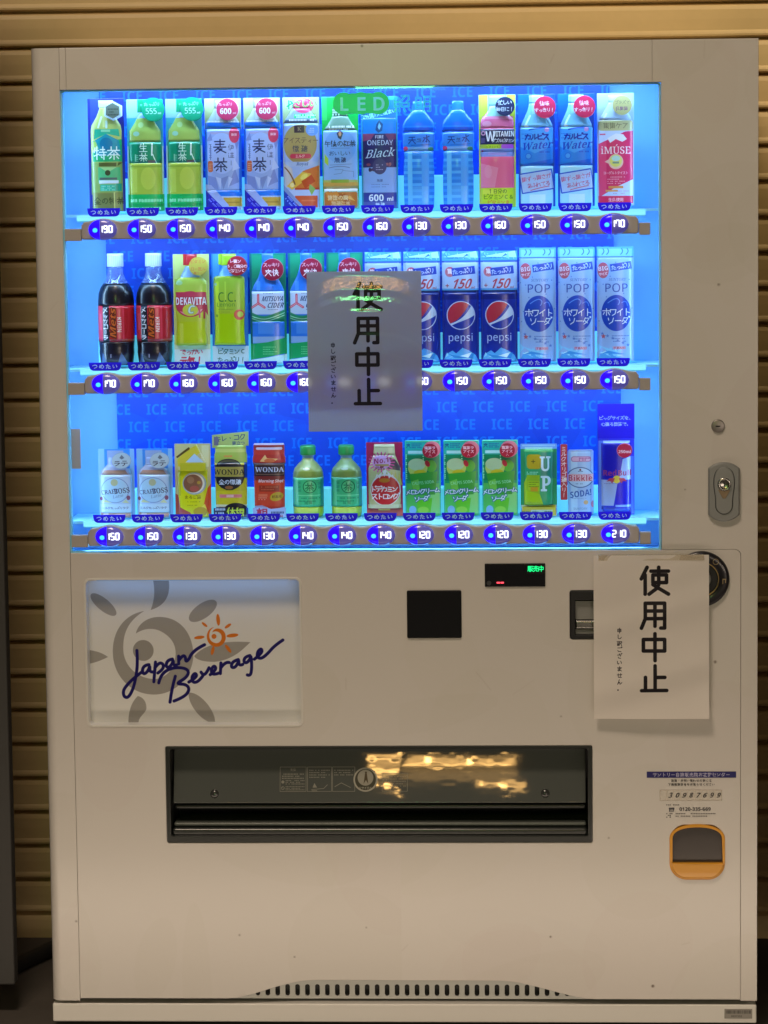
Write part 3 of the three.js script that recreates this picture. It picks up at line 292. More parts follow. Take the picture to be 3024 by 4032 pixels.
D.yellow = { h: 172, card: '#d8d0a0', profile: [[42, 24], [46, 30], [64, 30], [70, 33], [172, 33]], segs: [['bottle', 42, 172]], badges: [], lid: true,
  draw(c) {
    rect(c, '#d0c48c', 0, 0, 80, 172); rect(c, '#ded8ac', 60, 4, 16, 50); poly(c, '#d8c83c', [[36, 10], [50, 2], [58, 20], [20, 52], [8, 52], [8, 34]]); poly(c, '#5c4420', [[4, 30], [32, 8], [36, 12], [6, 34]]); poly(c, '#b4d4f4', [[46, 22], [66, 42], [26, 42]]); rect(c, '#c8c430', 14, 44, 56, 22); rect(c, '#e0d810', 8, 60, 64, 112); rect(c, '#c8c020', 8, 60, 6, 60); disc(c, '#a8b0b8', 44, 92, 26, 26); disc(c, '#e8dcc8', 43, 92, 23); disc(c, '#8c5a40', 41, 92, 21); disc(c, '#a87858', 36, 84, 8); disc(c, '#b85c50', 44, 104, 10, 7); disc(c, '#bc9434', 54, 90, 4);
    strokeText(c, 'まるごと', 40, 124, 9, '#847c18', { w: 0.11 }); micro(c, '#948c20', 28, 134, 26, 2, 8); poly(c, '#b84c3c', [[0, 116], [8, 120], [12, 148], [34, 160], [40, 172], [0, 172]]); poly(c, '#e8582c', [[72, 104], [80, 92], [80, 172], [62, 150]]); poly(c, '#f4e04c', [[40, 166], [66, 140], [76, 172], [40, 172]]); disc(c, '#c8a418', 56, 158, 15, 11);
  } };
D.wondagold = { h: 200, card: false, profile: [[32, 32], [36, 34], [48, 34], [54, 36], [70, 36], [200, 34]], dz: 0.28, segs: [['can_top', 32, 72], ['can', 72, 200]], badges: [], topcard: true,
  draw(c) {
    rect(c, '#c4b424', 0, 0, 80, 200); poly(c, '#b8c070', [[0, 8], [80, 0], [80, 32], [0, 38]]); strokeText(c, 'キレ・コク', 40, 15, 14, '#20206c', { w: 0.11, rot: -0.1, pitch: 0.98 }); strokeText(c, '極立つ', 58, 27, 9, '#3c4480', { w: 0.12 }); rect(c, '#706880', 4, 12, 10, 20); rect(c, '#a8c058', 2, 33, 76, 40); rect(c, '#c8d478', 6, 40, 68, 8); rect(c, '#d8904c', 26, 55, 18, 4); disc(c, '#1c1828', 36, 80, 27, 17); disc(c, '#5c5848', 36, 78, 24, 13); disc(c, '#1c1828', 36, 82, 22, 12);
    rect(c, '#1c1828', 0, 78, 80, 30); rect(c, '#1c3c8c', 70, 72, 10, 36); rect(c, '#a89c4c', 4, 82, 64, 23); word(c, 'WONDA', 36, 94, 17, '#1c1820', { font: 'serif', sx: 0.98 }); rect(c, '#d4c428', 2, 138, 76, 40); poly(c, '#181828', [[6, 107], [70, 107], [66, 120], [56, 130], [44, 136], [30, 136], [18, 130], [9, 120]]); strokeText(c, '金の微糖', 38, 117, 12, '#d0dcf4', { w: 0.13 }); disc(c, '#a06840', 36, 130, 9, 4); rect(c, '#e07c80', 14, 146, 50, 8, 3); rect(c, '#f0b4b4', 30, 147, 16, 6);
    rect(c, '#e4e8c8', 2, 170, 76, 8); rect(c, '#38405c', 2, 176, 76, 24); disc(c, '#141420', 50, 184, 26, 18); micro(c, '#c8d4f0', 6, 178, 20, 2, 9, 5); strokeText(c, '休憩', 50, 186, 19, '#ccdc3c', { w: 0.14, pitch: 1.0 }); rect(c, '#2c5cb8', 74, 172, 6, 28);
  } };
D.wondared = { h: 172, card: false, profile: [[0, 32], [4, 34], [28, 34], [34, 36], [44, 36], [50, 34], [172, 33]], dz: 0.28, segs: [['can_top', 0, 46], ['can', 46, 172]], badges: [],
  draw(c) {
    rect(c, '#b83434', 0, 0, 80, 172); rect(c, '#c0b8d8', 4, 0, 72, 4); rect(c, '#982830', 4, 4, 72, 6); rect(c, '#d8c8dc', 12, 9, 58, 6, 3); rect(c, '#c44038', 6, 16, 68, 10); poly(c, '#e8c080', [[20, 42], [32, 26], [36, 34], [60, 36], [50, 44]]); disc(c, '#d87048', 42, 40, 12, 5); rect(c, '#2c1c28', 2, 46, 76, 30); rect(c, '#806458', 10, 49, 62, 24); rect(c, '#2c1c28', 12, 51, 58, 20); word(c, 'WONDA', 41, 61, 16, '#c8d0ec', { font: 'serif', sx: 0.95 }); rect(c, '#803030', 4, 76, 72, 10); rect(c, '#d8482c', 4, 86, 72, 62); word(c, 'Morning Shot', 43, 88, 10, '#f0e0ea', { italic: true, sx: 0.85 }); rect(c, '#a03424', 18, 98, 44, 14); micro(c, '#c86c4c', 22, 100, 36, 2, 6, 3); rect(c, '#e87858', 16, 118, 20, 6); micro(c, '#f4b8a0', 16, 126, 18, 2, 4); disc(c, '#c8a42c', 56, 124, 15, 10, -0.3); strokeText(c, '朝専用', 56, 124, 7, '#7c5818');
    poly(c, '#b0bce8', [[4, 146], [24, 144], [44, 152], [76, 148], [76, 172], [4, 172]]); strokeText(c, '朝', 24, 162, 24, '#c02c44', { w: 0.13 }); micro(c, '#384070', 44, 158, 28, 1, 3, 5); strokeText(c, '専用', 58, 171, 12, '#a03850', { w: 0.12 });
  } };
D.greentea = { h: 166, card: false, profile: [[0, 15], [4, 17.5], [22, 17.5], [24, 14], [28, 12], [34, 13], [44, 22], [54, 30], [64, 33], [72, 33.5], [158, 33.5], [166, 31]], full: true, segs: [['cap', 0, 23], ['bottle', 23, 74], ['label', 74, 142, 0.6], ['bottle_base', 142, 166]], badges: [],
  draw(c) {
    rect(c, '#a8b450', 0, 0, 80, 166); rect(c, '#3cac54', 0, 0, 80, 23); for (let x = 24; x < 58; x += 3) rect(c, '#2c9448', x, 4, 1, 18); rect(c, '#8cc4e4', 0, 23, 80, 7); rect(c, '#a0b460', 0, 30, 80, 44); rect(c, '#8ca048', 8, 60, 66, 12); disc(c, '#e0ecd0', 38, 54, 8, 3); rect(c, '#4cc884', 0, 74, 80, 68); rect(c, '#6cd89c', 12, 76, 8, 64); rect(c, '#2c9c8c', 0, 74, 10, 68); rect(c, '#38a890', 68, 74, 12, 68); rect(c, '#9cecb8', 8, 74, 66, 2); disc(c, '#0c7c44', 45, 95, 15); disc(c, '#68d48c', 45, 95, 13); strokeText(c, '茶', 45, 95, 20, '#0c7c44', { w: 0.1 }); strokeText(c, '緑抹茶', 23, 95, 8, '#30986c', { vertical: true, pitch: 1.1 }); strokeText(c, '香豊', 66, 92, 8, '#30986c', { vertical: true, pitch: 1.1 }); rect(c, '#8ce8ac', 20, 114, 48, 2); micro(c, '#28905c', 20, 120, 46, 2, 7, 3); strokeText(c, '京都', 42, 132, 8, '#28905c', { pitch: 1.2 }); rect(c, '#b8d840', 0, 142, 80, 24); rect(c, '#d4ec5c', 12, 144, 50, 12);
  } };
D.dodeka = { h: 172, card: '#c0305c', profile: [[4, 22], [30, 24], [44, 29], [60, 35], [140, 35], [150, 33], [158, 33]], dz: 0.25, segs: [['cap', 4, 30], ['bottle', 30, 158]], badges: [],
  draw(c) {
    rect(c, '#b82858', 0, 0, 80, 172); silhouette(c, '#d4cc90', this.profile, CX); rect(c, '#d8d4a4', 20, 4, 42, 28); rect(c, '#b8b888', 20, 10, 42, 2); poly(c, '#58484c', [[52, 36], [64, 40], [74, 56], [74, 66], [44, 60]]); for (let k = 0; k < 20; k++) { const a = k * 0.314; line(c, '#e85c9c', 3, [[34, 46], [34 + Math.cos(a) * 28, 46 + Math.sin(a) * 23]]); } disc(c, '#d89cd0', 34, 46, 20, 16); word(c, 'No.1', 34, 42, 16, '#9c2048', { rot: -0.14, skew: 0.1 }); rect(c, '#b8985c', 20, 50, 30, 5); strokeText(c, '元気', 30, 58, 10, '#84283c', { w: 0.12 }); for (const x of [60, 68, 76]) poly(c, '#d8c860', [[x - 8, 100], [x - 4, 66], [x + 3, 100]]);
    disc(c, '#f0e8e4', 42, 110, 33, 37); disc(c, '#e02c30', 42, 111, 31, 34); poly(c, '#f8f0f0', [[16, 92], [24, 72], [30, 84], [36, 66], [40, 80], [46, 66], [50, 84], [58, 74], [66, 92], [64, 84], [42, 62], [20, 82]]); disc(c, '#e08828', 40, 88, 12, 5); strokeText(c, 'ドデカミン', 40, 108, 14, '#fff4f4', { w: 0.16, pitch: 0.84 }); strokeText(c, 'ストロング', 42, 125, 14, '#fff4f4', { w: 0.16, pitch: 0.84 }); rect(c, '#e4dcb0', 4, 144, 72, 9); rect(c, '#b83c30', 4, 153, 72, 4); rect(c, '#e85038', 0, 157, 80, 15); rect(c, '#d8b450', 26, 154, 26, 4);
  } };
D.melon = { h: 176, card: '#30bc80', profile: [[0, 38], [2, 39], [176, 39]], dz: 0.11, segs: [['package', 0, 176]], badges: [[56, 24, 17]], nocard: true,
  draw(c) {
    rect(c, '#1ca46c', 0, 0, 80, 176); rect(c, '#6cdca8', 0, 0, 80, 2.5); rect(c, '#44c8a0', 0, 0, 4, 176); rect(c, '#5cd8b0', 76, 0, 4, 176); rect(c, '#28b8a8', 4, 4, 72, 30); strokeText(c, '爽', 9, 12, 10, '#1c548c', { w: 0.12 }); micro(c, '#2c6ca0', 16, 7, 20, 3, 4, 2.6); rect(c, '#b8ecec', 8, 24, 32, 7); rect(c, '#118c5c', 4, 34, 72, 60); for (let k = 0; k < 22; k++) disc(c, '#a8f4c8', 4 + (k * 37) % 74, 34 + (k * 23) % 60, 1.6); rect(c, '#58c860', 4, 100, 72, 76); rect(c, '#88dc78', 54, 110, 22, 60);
    disc(c, '#58b838', 58, 60, 12, 14); disc(c, '#c4d868', 29, 64, 21, 22); disc(c, '#b8d4a4', 27, 56, 19, 14); disc(c, '#d4c428', 34, 76, 14, 8); disc(c, '#cc2840', 50, 54, 5, 8, -0.4); poly(c, '#38a838', [[10, 78], [72, 72], [66, 126], [20, 128]]); poly(c, '#78d050', [[14, 96], [30, 90], [34, 120], [20, 124]]); word(c, 'CALPIS SODA', 40, 98, 9.5, '#a4f0c4', { rot: -0.1, bold: false, sx: 0.85 }); poly(c, '#68d028', [[26, 140], [60, 134], [56, 168], [28, 170]]); disc(c, '#98e040', 40, 162, 12, 8); disc(c, '#8cc4f4', 17, 162, 8, 10);
    c.save(); c.rotate(-0.08); strokeText(c, 'メロンクリーム', 30, 121, 12.5, '#f4fbff', { w: 0.13, pitch: 0.84, outline: '#1c6c98', ow: 0.24 }); strokeText(c, 'ソーダ', 26, 138, 13, '#f4fbff', { w: 0.13, pitch: 0.8, outline: '#1c6c98', ow: 0.24 }); c.restore(); disc(c, '#f07c90', 60, 21, 19); disc(c, '#c01838', 56, 24, 16.5); strokeText(c, 'バニラ', 56, 17, 8, '#ffd8e0', { w: 0.13 }); strokeText(c, 'アイス', 56, 26, 8, '#ffd8e0', { w: 0.13 }); strokeText(c, '入', 56, 34, 6, '#ffd8e0');
  } };
D.up = { h: 166, card: '#7cb4f0', profile: [[12, 28], [16, 30], [138, 30], [142, 27]], dz: 0.3, segs: [['can', 12, 142]], badges: [],
  draw(c) {
    rect(c, '#80b0f0', 0, 0, 80, 166); rect(c, '#a8d0fc', 4, 2, 72, 4); rect(c, '#c8e8fc', 10, 8, 60, 8); rect(c, '#2ca468', 0, 12, 80, 130); rect(c, '#1c8c74', 44, 20, 34, 60); rect(c, '#68c878', 8, 12, 64, 6); rect(c, '#c4ac28', 14, 24, 32, 34, 8); word(c, '+', 28, 40, 20, '#38342c', { bold: false }); word(c, 'U', 54, 46, 44, '#c8ecf8', { font: 'serif', sx: 0.72, bold: false, outline: '#c8ecf8', ow: 0.06 }); word(c, 'P', 55, 92, 46, '#c8ecf8', { font: 'serif', sx: 0.8, bold: false, outline: '#c8ecf8', ow: 0.06 }); micro(c, '#98e0c0', 14, 64, 26, 2, 4, 3); rect(c, '#9cc42c', 14, 72, 28, 70); rect(c, '#b4d428', 16, 86, 26, 22); rect(c, '#d8a428', 22, 100, 16, 10); micro(c, '#587818', 18, 88, 20, 3, 5); poly(c, '#b0d41c', [[8, 90], [14, 76], [14, 130], [48, 142], [8, 142]]); poly(c, '#b0d41c', [[14, 108], [42, 116], [50, 142], [14, 142]]);
    rect(c, '#d4f0c8', 2, 142, 76, 6); poly(c, '#d4c034', [[4, 146], [76, 142], [78, 166], [2, 166]]); poly(c, '#c8dcb8', [[24, 152], [70, 152], [66, 166], [12, 166]]); strokeText(c, '瞬感リフレッシュ', 36, 159, 9.5, '#54685c', { w: 0.12, pitch: 0.85 });
  } };
D.bikkle = { h: 168, card: false, profile: [[16, 25], [20, 28], [164, 28], [168, 26]], dz: 0.4, segs: [['can', 16, 168]], badges: [], cx: 47, sidestrip: true,
  draw(c) {
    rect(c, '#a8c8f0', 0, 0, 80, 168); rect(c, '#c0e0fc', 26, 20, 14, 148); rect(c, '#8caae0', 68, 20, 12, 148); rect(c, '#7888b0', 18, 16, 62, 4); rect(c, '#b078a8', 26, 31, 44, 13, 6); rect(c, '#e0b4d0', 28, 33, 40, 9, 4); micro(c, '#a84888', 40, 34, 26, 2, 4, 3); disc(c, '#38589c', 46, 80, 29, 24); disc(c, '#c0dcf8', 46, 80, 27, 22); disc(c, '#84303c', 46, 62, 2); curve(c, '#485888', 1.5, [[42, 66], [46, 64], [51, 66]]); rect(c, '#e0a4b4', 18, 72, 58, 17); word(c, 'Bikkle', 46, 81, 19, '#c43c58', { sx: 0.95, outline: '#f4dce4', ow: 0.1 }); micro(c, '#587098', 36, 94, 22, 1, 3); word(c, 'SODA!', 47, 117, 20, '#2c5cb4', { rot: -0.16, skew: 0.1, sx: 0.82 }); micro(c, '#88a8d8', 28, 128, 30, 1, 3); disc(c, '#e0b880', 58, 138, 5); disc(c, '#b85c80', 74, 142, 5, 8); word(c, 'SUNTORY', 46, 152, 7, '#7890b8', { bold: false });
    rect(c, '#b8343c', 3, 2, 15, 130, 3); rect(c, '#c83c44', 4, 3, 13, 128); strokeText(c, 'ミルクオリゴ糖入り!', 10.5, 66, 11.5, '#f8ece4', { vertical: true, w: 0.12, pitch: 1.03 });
  } };
D.redbull = { h: 176, card: '#2a3ccc', profile: [[8, 27], [12, 30], [148, 30], [164, 30], [168, 27]], dz: 0.38, segs: [['can', 8, 168]], badges: [[58, 26, 16]], header: true,
  draw(c) {
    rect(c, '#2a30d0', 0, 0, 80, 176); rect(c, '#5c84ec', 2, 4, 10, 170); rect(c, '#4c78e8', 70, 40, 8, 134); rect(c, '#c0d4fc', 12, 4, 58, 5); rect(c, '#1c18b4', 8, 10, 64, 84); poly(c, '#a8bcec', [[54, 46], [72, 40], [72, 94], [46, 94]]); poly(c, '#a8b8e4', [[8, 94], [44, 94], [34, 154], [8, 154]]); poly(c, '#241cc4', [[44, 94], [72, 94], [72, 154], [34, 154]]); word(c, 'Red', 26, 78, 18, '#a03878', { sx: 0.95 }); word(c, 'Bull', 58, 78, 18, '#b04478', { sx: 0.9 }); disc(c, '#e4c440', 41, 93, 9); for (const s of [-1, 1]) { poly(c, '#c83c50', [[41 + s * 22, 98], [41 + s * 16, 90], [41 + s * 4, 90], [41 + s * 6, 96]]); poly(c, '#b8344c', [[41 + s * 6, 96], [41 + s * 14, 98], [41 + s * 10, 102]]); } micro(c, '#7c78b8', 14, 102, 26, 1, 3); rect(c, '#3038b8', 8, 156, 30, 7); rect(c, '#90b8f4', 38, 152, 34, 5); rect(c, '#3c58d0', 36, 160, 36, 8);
    disc(c, '#d890b8', 58, 26, 17); disc(c, '#c41c44', 58, 26, 16); word(c, '250ml', 58, 28, 9.5, '#ffdce4');
  } };
D.redbull.drawHeader = (c) => { rect(c, '#1c10c8', 0, 0, 80, 82); strokeText(c, 'ビッグサイズを、', 40, 33, 9.4, '#b8c8ff', { w: 0.11, pitch: 0.98 }); strokeText(c, '心踊る価格で。', 40, 47, 9.4, '#b8c8ff', { w: 0.11, pitch: 0.98 }); };
// ---------------------------------------------------------------- lamps outside the picture, some added only for their light
const std = (o) => new THREE.MeshStandardMaterial(o), phys = (o) => new THREE.MeshPhysicalMaterial(o);
const glow = (r, g, b, k) => std({ color: 0x111111, emissive: rgb(r, g, b), emissiveIntensity: k, roughness: 0.6 });
function areaLight(x, y, z, w, h, color, k, tx, ty, tz) {
  const l = new THREE.RectAreaLight(color, k, w, h); l.position.set(x, y, z); l.lookAt(tx, ty, tz); scene.add(l); return l;
}
const KEY = { x: -0.7, y: 5.2, z: 2.6, w: 1.2, h: 0.8, k: 31, c: rgb(1, 0.8, 0.62) };
const FILL = { k: 4, c: rgb(1, 0.8, 0.62) };
const GOLD = { k: 15, c: rgb(1, 0.55, 0.16) };
const FLAP = { tilt: 0.262 };
const LED = { side: 24, strip: 3.5, top: 48, under: 36, c: rgb(0.4, 0.68, 1.0) };

const steelDark = std({ color: rgb(0.03, 0.03, 0.032), roughness: 0.5, metalness: 0.6 });
{ // street lamp high up in front
  const t = thing('street_lamp', KEY.x + 2.2, -0.0525, KEY.z + 0.5, 'broad headed street lamp on a dark pole standing far in front of the machine', 'street lamp');
  mesh('pole', new THREE.CylinderGeometry(0.04, 0.06, 5.5, 16).translate(0, 2.75, 0), steelDark, t); mesh('arm', box(-2.2, 0, 5.42, 5.48, -0.53, -0.47), steelDark, t);
  const head = new THREE.Group(); head.name = numbered('lamp_head'); head.position.set(-2.2, KEY.y + 0.0525, -0.5); t.add(head); head.lookAt(0, 0.9, 0);
  mesh('housing', rbox(-KEY.w / 2 - 0.04, KEY.w / 2 + 0.04, -KEY.h / 2 - 0.04, KEY.h / 2 + 0.04, -0.12, -0.02, 0.01), steelDark, head);
  mesh('lamp_glass', box(-KEY.w / 2, KEY.w / 2, -KEY.h / 2, KEY.h / 2, -0.02, -0.012), glow(1, 0.8, 0.62, 3), head);
  areaLight(KEY.x, KEY.y, KEY.z, KEY.w, KEY.h, KEY.c, KEY.k, 0, 0.9, 0);
}
{ // lamp added out of view to brighten the shutter at the right
  const t = thing('added_wall_lamp', 1.25, 2.9, -0.05, 'small warm lamp added out of view to light the shutter at the right', 'lamp');
  mesh('shade', new THREE.CylinderGeometry(0.05, 0.08, 0.12, 24, 1, true).rotateZ(-0.5), steelDark, t); mesh('bulb', new THREE.SphereGeometry(0.03, 16, 12).translate(-0.01, -0.02, 0), glow(1, 0.8, 0.5, 3), t);
  const s = new THREE.SpotLight(rgb(1, 0.8, 0.5), 2.6, 0, 0.62, 1, 2); s.position.set(1.24, 2.88, -0.05); s.target.position.set(0.6, 2.05, -0.72); s.shadow.radius = 2; s.castShadow = true; scene.add(s, s.target);
}
{ // low lamp added out of view to brighten the foot of the machine
  const t = thing('added_low_light', 0.1, -0.0525, 0.71, 'long low lamp added out of view to brighten the foot of the machine', 'added light');
  mesh('body', rbox(-1.55, 1.55, 0, 0.16, 0, 0.06, 0.01), steelDark, t);
  mesh('lamp_glass', box(-1.5, 1.5, 0.012, 0.15, -0.006, 0), glow(1, 0.82, 0.64, 1), t);
  areaLight(0.1, 0.03, 0.7, 3, 0.14, rgb(1, 0.8, 0.62), 2.5, 0.1, 0.03, 0);
}
{ // lit shop front opposite
  struct('shop_wall', box(-6, 6, -0.0525, 4.2, 9.6, 9.8), std({ color: rgb(0.12, 0.1, 0.08), roughness: 0.8 }));
  const t = thing('added_fill_pane', 2.8, -0.0525, 9.56, 'wide softly glowing pane added across from the machine as fill light', 'fill light');  // unseen glowing pane, added as warm fill on the machine front
  mesh('pane', box(-1.5, 1.5, 0.25, 1.45, 0, 0.01), glow(1, 0.82, 0.66, 3), t);
  mesh('frame', join([box(-1.55, 1.55, 1.45, 1.5, -0.02, 0.01), box(-1.55, 1.55, 0.2, 0.25, -0.02, 0.01)]), steelDark, t);
  areaLight(2.8, 0.8, 9.53, 3.0, 1.2, FILL.c, FILL.k, 0.6, 0.7, 0);
  const board = thing('light_board', -0.2, 3.6, 9.3, 'board of golden tubes and bulbs glowing on the wall of the shop opposite', 'lamp');
  mesh('backing', rbox(-0.6, 0.6, -0.3, 0.3, 0.05, 0.3, 0.01), steelDark, board);
  const bars = [[-0.53, 3.755, 0.18, 0.014, 2.6], [-0.53, 3.708, 0.18, 0.07, 0.4], [-0.535, 3.664, 0.17, 0.016, 2.2], [-0.595, 3.596, 0.07, 0.016, 2], [-0.51, 3.586, 0.035, 0.03, 3.5], [-0.46, 3.552, 0.02, 0.02, 2], [-0.2, 3.724, 0.42, 0.06, 0.55], [0.09, 3.724, 0.15, 0.06, 0.7], [-0.3, 3.72, 0.03, 0.036, 4], [-0.08, 3.722, 0.03, 0.036, 4], [-0.14, 3.702, 0.56, 0.008, 2], [0.08, 3.592, 0.26, 0.03, 0.7], [0.1, 3.586, 0.035, 0.028, 4], [-0.13, 3.64, 0.6, 0.07, 0.12], [-0.02, 3.6, 0.02, 0.02, 2]];
  for (const [x, y, w, h, k] of bars) {
    mesh(w > 0.06 ? 'tube' : 'bulb', rbox(x + 0.2 - w / 2, x + 0.2 + w / 2, y - 3.6 - h / 2, y - 3.6 + h / 2, -0.002, 0.03, Math.min(0.003, h / 3)), glow(1, 0.58, 0.18, Math.min(4, 2 * k)), board);
    areaLight(x, y, 9.292, w, h, GOLD.c, GOLD.k * k, x * 0.4 - 0.1, 0.9, 0);
  }
  const lit = thing('added_gold_lamps', -0.4, 3.15, 9.3, 'long row of golden lamps added below the light board for a reflection', 'sign');  // extra lamps added so gold reflects across the laminated notice
  mesh('backing', rbox(-1.0, 1.0, -0.18, 0.18, 0.05, 0.3, 0.01), steelDark, lit);
  for (let k = 0; k < 16; k++) {
    const x = -0.9 + (k % 8) * 0.257 + rnd() * 0.03, y = k < 8 ? 0.075 : -0.085, w = 0.1 + rnd() * 0.11, h = 0.05 + rnd() * 0.06;
    mesh('bulb', rbox(x - w / 2, x + w / 2, y - h / 2, y + h / 2, -0.002, 0.03, 0.004), glow(1, 0.58, 0.18, 3), lit);
    areaLight(-0.4 + x, 3.15 + y, 9.292, w, h, GOLD.c, GOLD.k * (0.7 + rnd() * 1.5), -0.1, 1.1, 0);
  }
  const s = thing('exit_sign', -0.25, 2.07, 6.0, 'small green lit sign hanging before the machine', 'sign');
  mesh('casing', rbox(-0.2, 0.2, -0.11, 0.11, 0, 0.08, 0.01), steelDark, s);
  mesh('sign_face', box(-0.18, 0.18, -0.09, 0.09, -0.006, 0), glow(0.2, 1, 0.35, 2), s);
  areaLight(-0.25, 2.07, 5.985, 0.34, 0.16, rgb(0.25, 1, 0.3), 30, 0.0, 1.8, 0);
}
// ---------------------------------------------------------------- setting
const grit = noiseTexture(512, [8, 24, 64, 160, 256], 0.55, 1.0, 3, 3);
struct('ground', new THREE.PlaneGeometry(16, 11).rotateX(-Math.PI / 2).translate(0, -0.0525, 4.6), std({ color: rgb(0.1, 0.085, 0.07), map: grit, bumpMap: grit, bumpScale: 0.003, roughness: 0.9 }));
{ // roller shutter: every slat is a part
  const t = thing('roller_shutter', 0, -0.0525, -0.72, 'cream roller shutter of horizontal slats closed behind the vending machine', 'shutter');
  const P = 0.0752, prof = [[-0.018, 0], [-0.004, 0.004], [0.0028, 0.005], [0.0036, 0.009], [0.0024, 0.013], [0, 0.017], [0.0006, 0.04], [0, 0.06], [-0.0025, 0.068], [-0.01, 0.0725], [-0.018, 0.0752], [-0.024, 0.0752], [-0.024, 0]];
  const s = new THREE.Shape(); prof.forEach(([z, y], i) => s[i ? 'lineTo' : 'moveTo'](-z, y));
  const wear = noiseTexture(512, [4, 12, 40, 120], 0.8, 1.0, 1, 1);
  const geo = new THREE.ExtrudeGeometry(s, { depth: 3.4, bevelEnabled: false }).rotateY(Math.PI / 2).translate(-1.7, 0, 0);
  const mats = [0, 1, 2].map((k) => std({ color: rgb(0.74 - k * 0.02, 0.55 - k * 0.018, 0.26 - k * 0.012), map: wear, roughness: 0.5 }));
  const first = 1.887 - 26 * P + 0.0525 - 0.004;
  for (let k = 0; k < 32; k++) { const m = mesh('slat', geo, mats[Math.floor(rnd() * 3)], t); m.position.y = first + k * P; }
}
{ // at the foot of the shutter on the left
  const p = thing('drain_pipe', -0.912, -0.0525, -0.68, 'dark drain pipe standing before the shutter at the left edge', 'pipe');
  mesh('pipe', new THREE.CylinderGeometry(0.03, 0.03, 1.06, 20).translate(0, 0.53, 0), steelDark, p); mesh('collar', new THREE.CylinderGeometry(0.034, 0.034, 0.05, 20).translate(0, 1.05, 0), steelDark, p);
  const h = thing('hose', -0.8, -0.0525, -0.5, 'black rubber hose lying on the ground left of the vending machine', 'hose');
  mesh('tube', new THREE.TubeGeometry(new THREE.CatmullRomCurve3([[-0.2, 0.016, 0.3], [-0.07, 0.016, 0.17], [0, 0.016, 0], [0.08, 0.022, -0.16], [0.2, 0.02, -0.19]].map((q) => new THREE.Vector3(...q))), 40, 0.016, 10), std({ color: rgb(0.012, 0.012, 0.012), roughness: 0.6 }), h);
}
{ // panels added out of view at both sides to keep light off the shutter
  const m = std({ color: rgb(0.05, 0.048, 0.045), roughness: 0.6 });
  for (const [x0, x1, h, side] of [[-2.2, -0.775, 2.47, 'left'], [0.745, 2.2, 2.1, 'right']]) {
    const t = thing('light_blocker', (x0 + x1) / 2, -0.0525, -0.12, (h > 2.3 ? 'taller' : 'lower') + ' dark metal screen added out of view beside the vending machine to stop light', 'screen');
    mesh('panel', rbox(x0 - (x0 + x1) / 2, x1 - (x0 + x1) / 2, 0.06, h + 0.0525, -0.02, 0.02, 0.004), m, t);
    for (const x of [x0 * 0.55 + x1 * 0.45, Math.abs(x0) > Math.abs(x1) ? x0 : x1]) mesh('foot', box(x - (x0 + x1) / 2 + (x < 0 ? 0.05 : -0.05) - 0.02, x - (x0 + x1) / 2 + (x < 0 ? 0.05 : -0.05) + 0.02, 0, 0.06, -0.1, 0.1), m, t);
  }
}
// ---------------------------------------------------------------- the vending machine
const BASE = -0.0525;
const vm = thing('vending_machine', 0, BASE, 0, 'white drinks vending machine with a blue lit three row display window', 'vending machine');
const part = (name, g, m, parent = vm, label) => mesh(name, g.translate(0, -BASE, 0), m, parent, label); // shapes below are given with y = 0 at the foot of the door
const peel = noiseTexture(512, [6, 30, 120, 256], 0, 1, 6, 6), grime = (() => { // faint blotches, specks and rubbed lines of use
  const c = canvas(1024, 1024), g = c.getContext('2d'); rect(g, '#fafafa', 0, 0, 1024, 1024);
  for (let i = 0; i < 240; i++) { g.globalAlpha = 0.012 + rnd() * 0.02; disc(g, rnd() < 0.5 ? '#b8a890' : '#ffffff', rnd() * 1024, rnd() * 1024, 20 + rnd() * 90, 14 + rnd() * 60, rnd() * 3); }
  for (let i = 0; i < 46; i++) { g.globalAlpha = 0.25 + rnd() * 0.5; disc(g, '#4a3c30', rnd() * 1024, rnd() * 1024, 0.7 + rnd() * 0.8); }
  for (let i = 0; i < 40; i++) { g.globalAlpha = 0.05 + rnd() * 0.08; const x = rnd() * 1024, y = rnd() * 1024, a = rnd() * 3; line(g, '#8a7a68', 1, [[x, y], [x + Math.cos(a) * 40 * rnd(), y + Math.sin(a) * 30 * rnd()]]); }
  const t = texture(c); t.wrapS = t.wrapT = THREE.RepeatWrapping; t.repeat.set(0.52, 0.52); return t;
})();
const paint = phys({ color: rgb(0.79, 0.75, 0.705), roughness: 0.34, bumpMap: peel, bumpScale: 0.00012, map: grime, clearcoat: 0.3, clearcoatRoughness: 0.18 });
const paintEdge = phys({ color: rgb(0.8, 0.78, 0.73), roughness: 0.3 });
const black = std({ color: rgb(0.012, 0.012, 0.014), roughness: 0.45 }), blackGloss = phys({ color: rgb(0.012, 0.013, 0.017), roughness: 0.12, clearcoat: 0.6, clearcoatRoughness: 0.05 });
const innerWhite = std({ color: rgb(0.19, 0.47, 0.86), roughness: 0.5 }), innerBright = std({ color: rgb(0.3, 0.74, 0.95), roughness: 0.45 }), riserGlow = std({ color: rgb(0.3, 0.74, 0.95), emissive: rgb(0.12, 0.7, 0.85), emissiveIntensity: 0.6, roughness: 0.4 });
const chrome = std({ color: rgb(0.55, 0.54, 0.52), roughness: 0.22, metalness: 1 }), grey = std({ color: rgb(0.3, 0.3, 0.29), roughness: 0.42, metalness: 0.25 });
const H = 1.8431, WX0 = -0.6295, WX1 = 0.5036, WY0 = 0.885, WY1 = 1.7645;

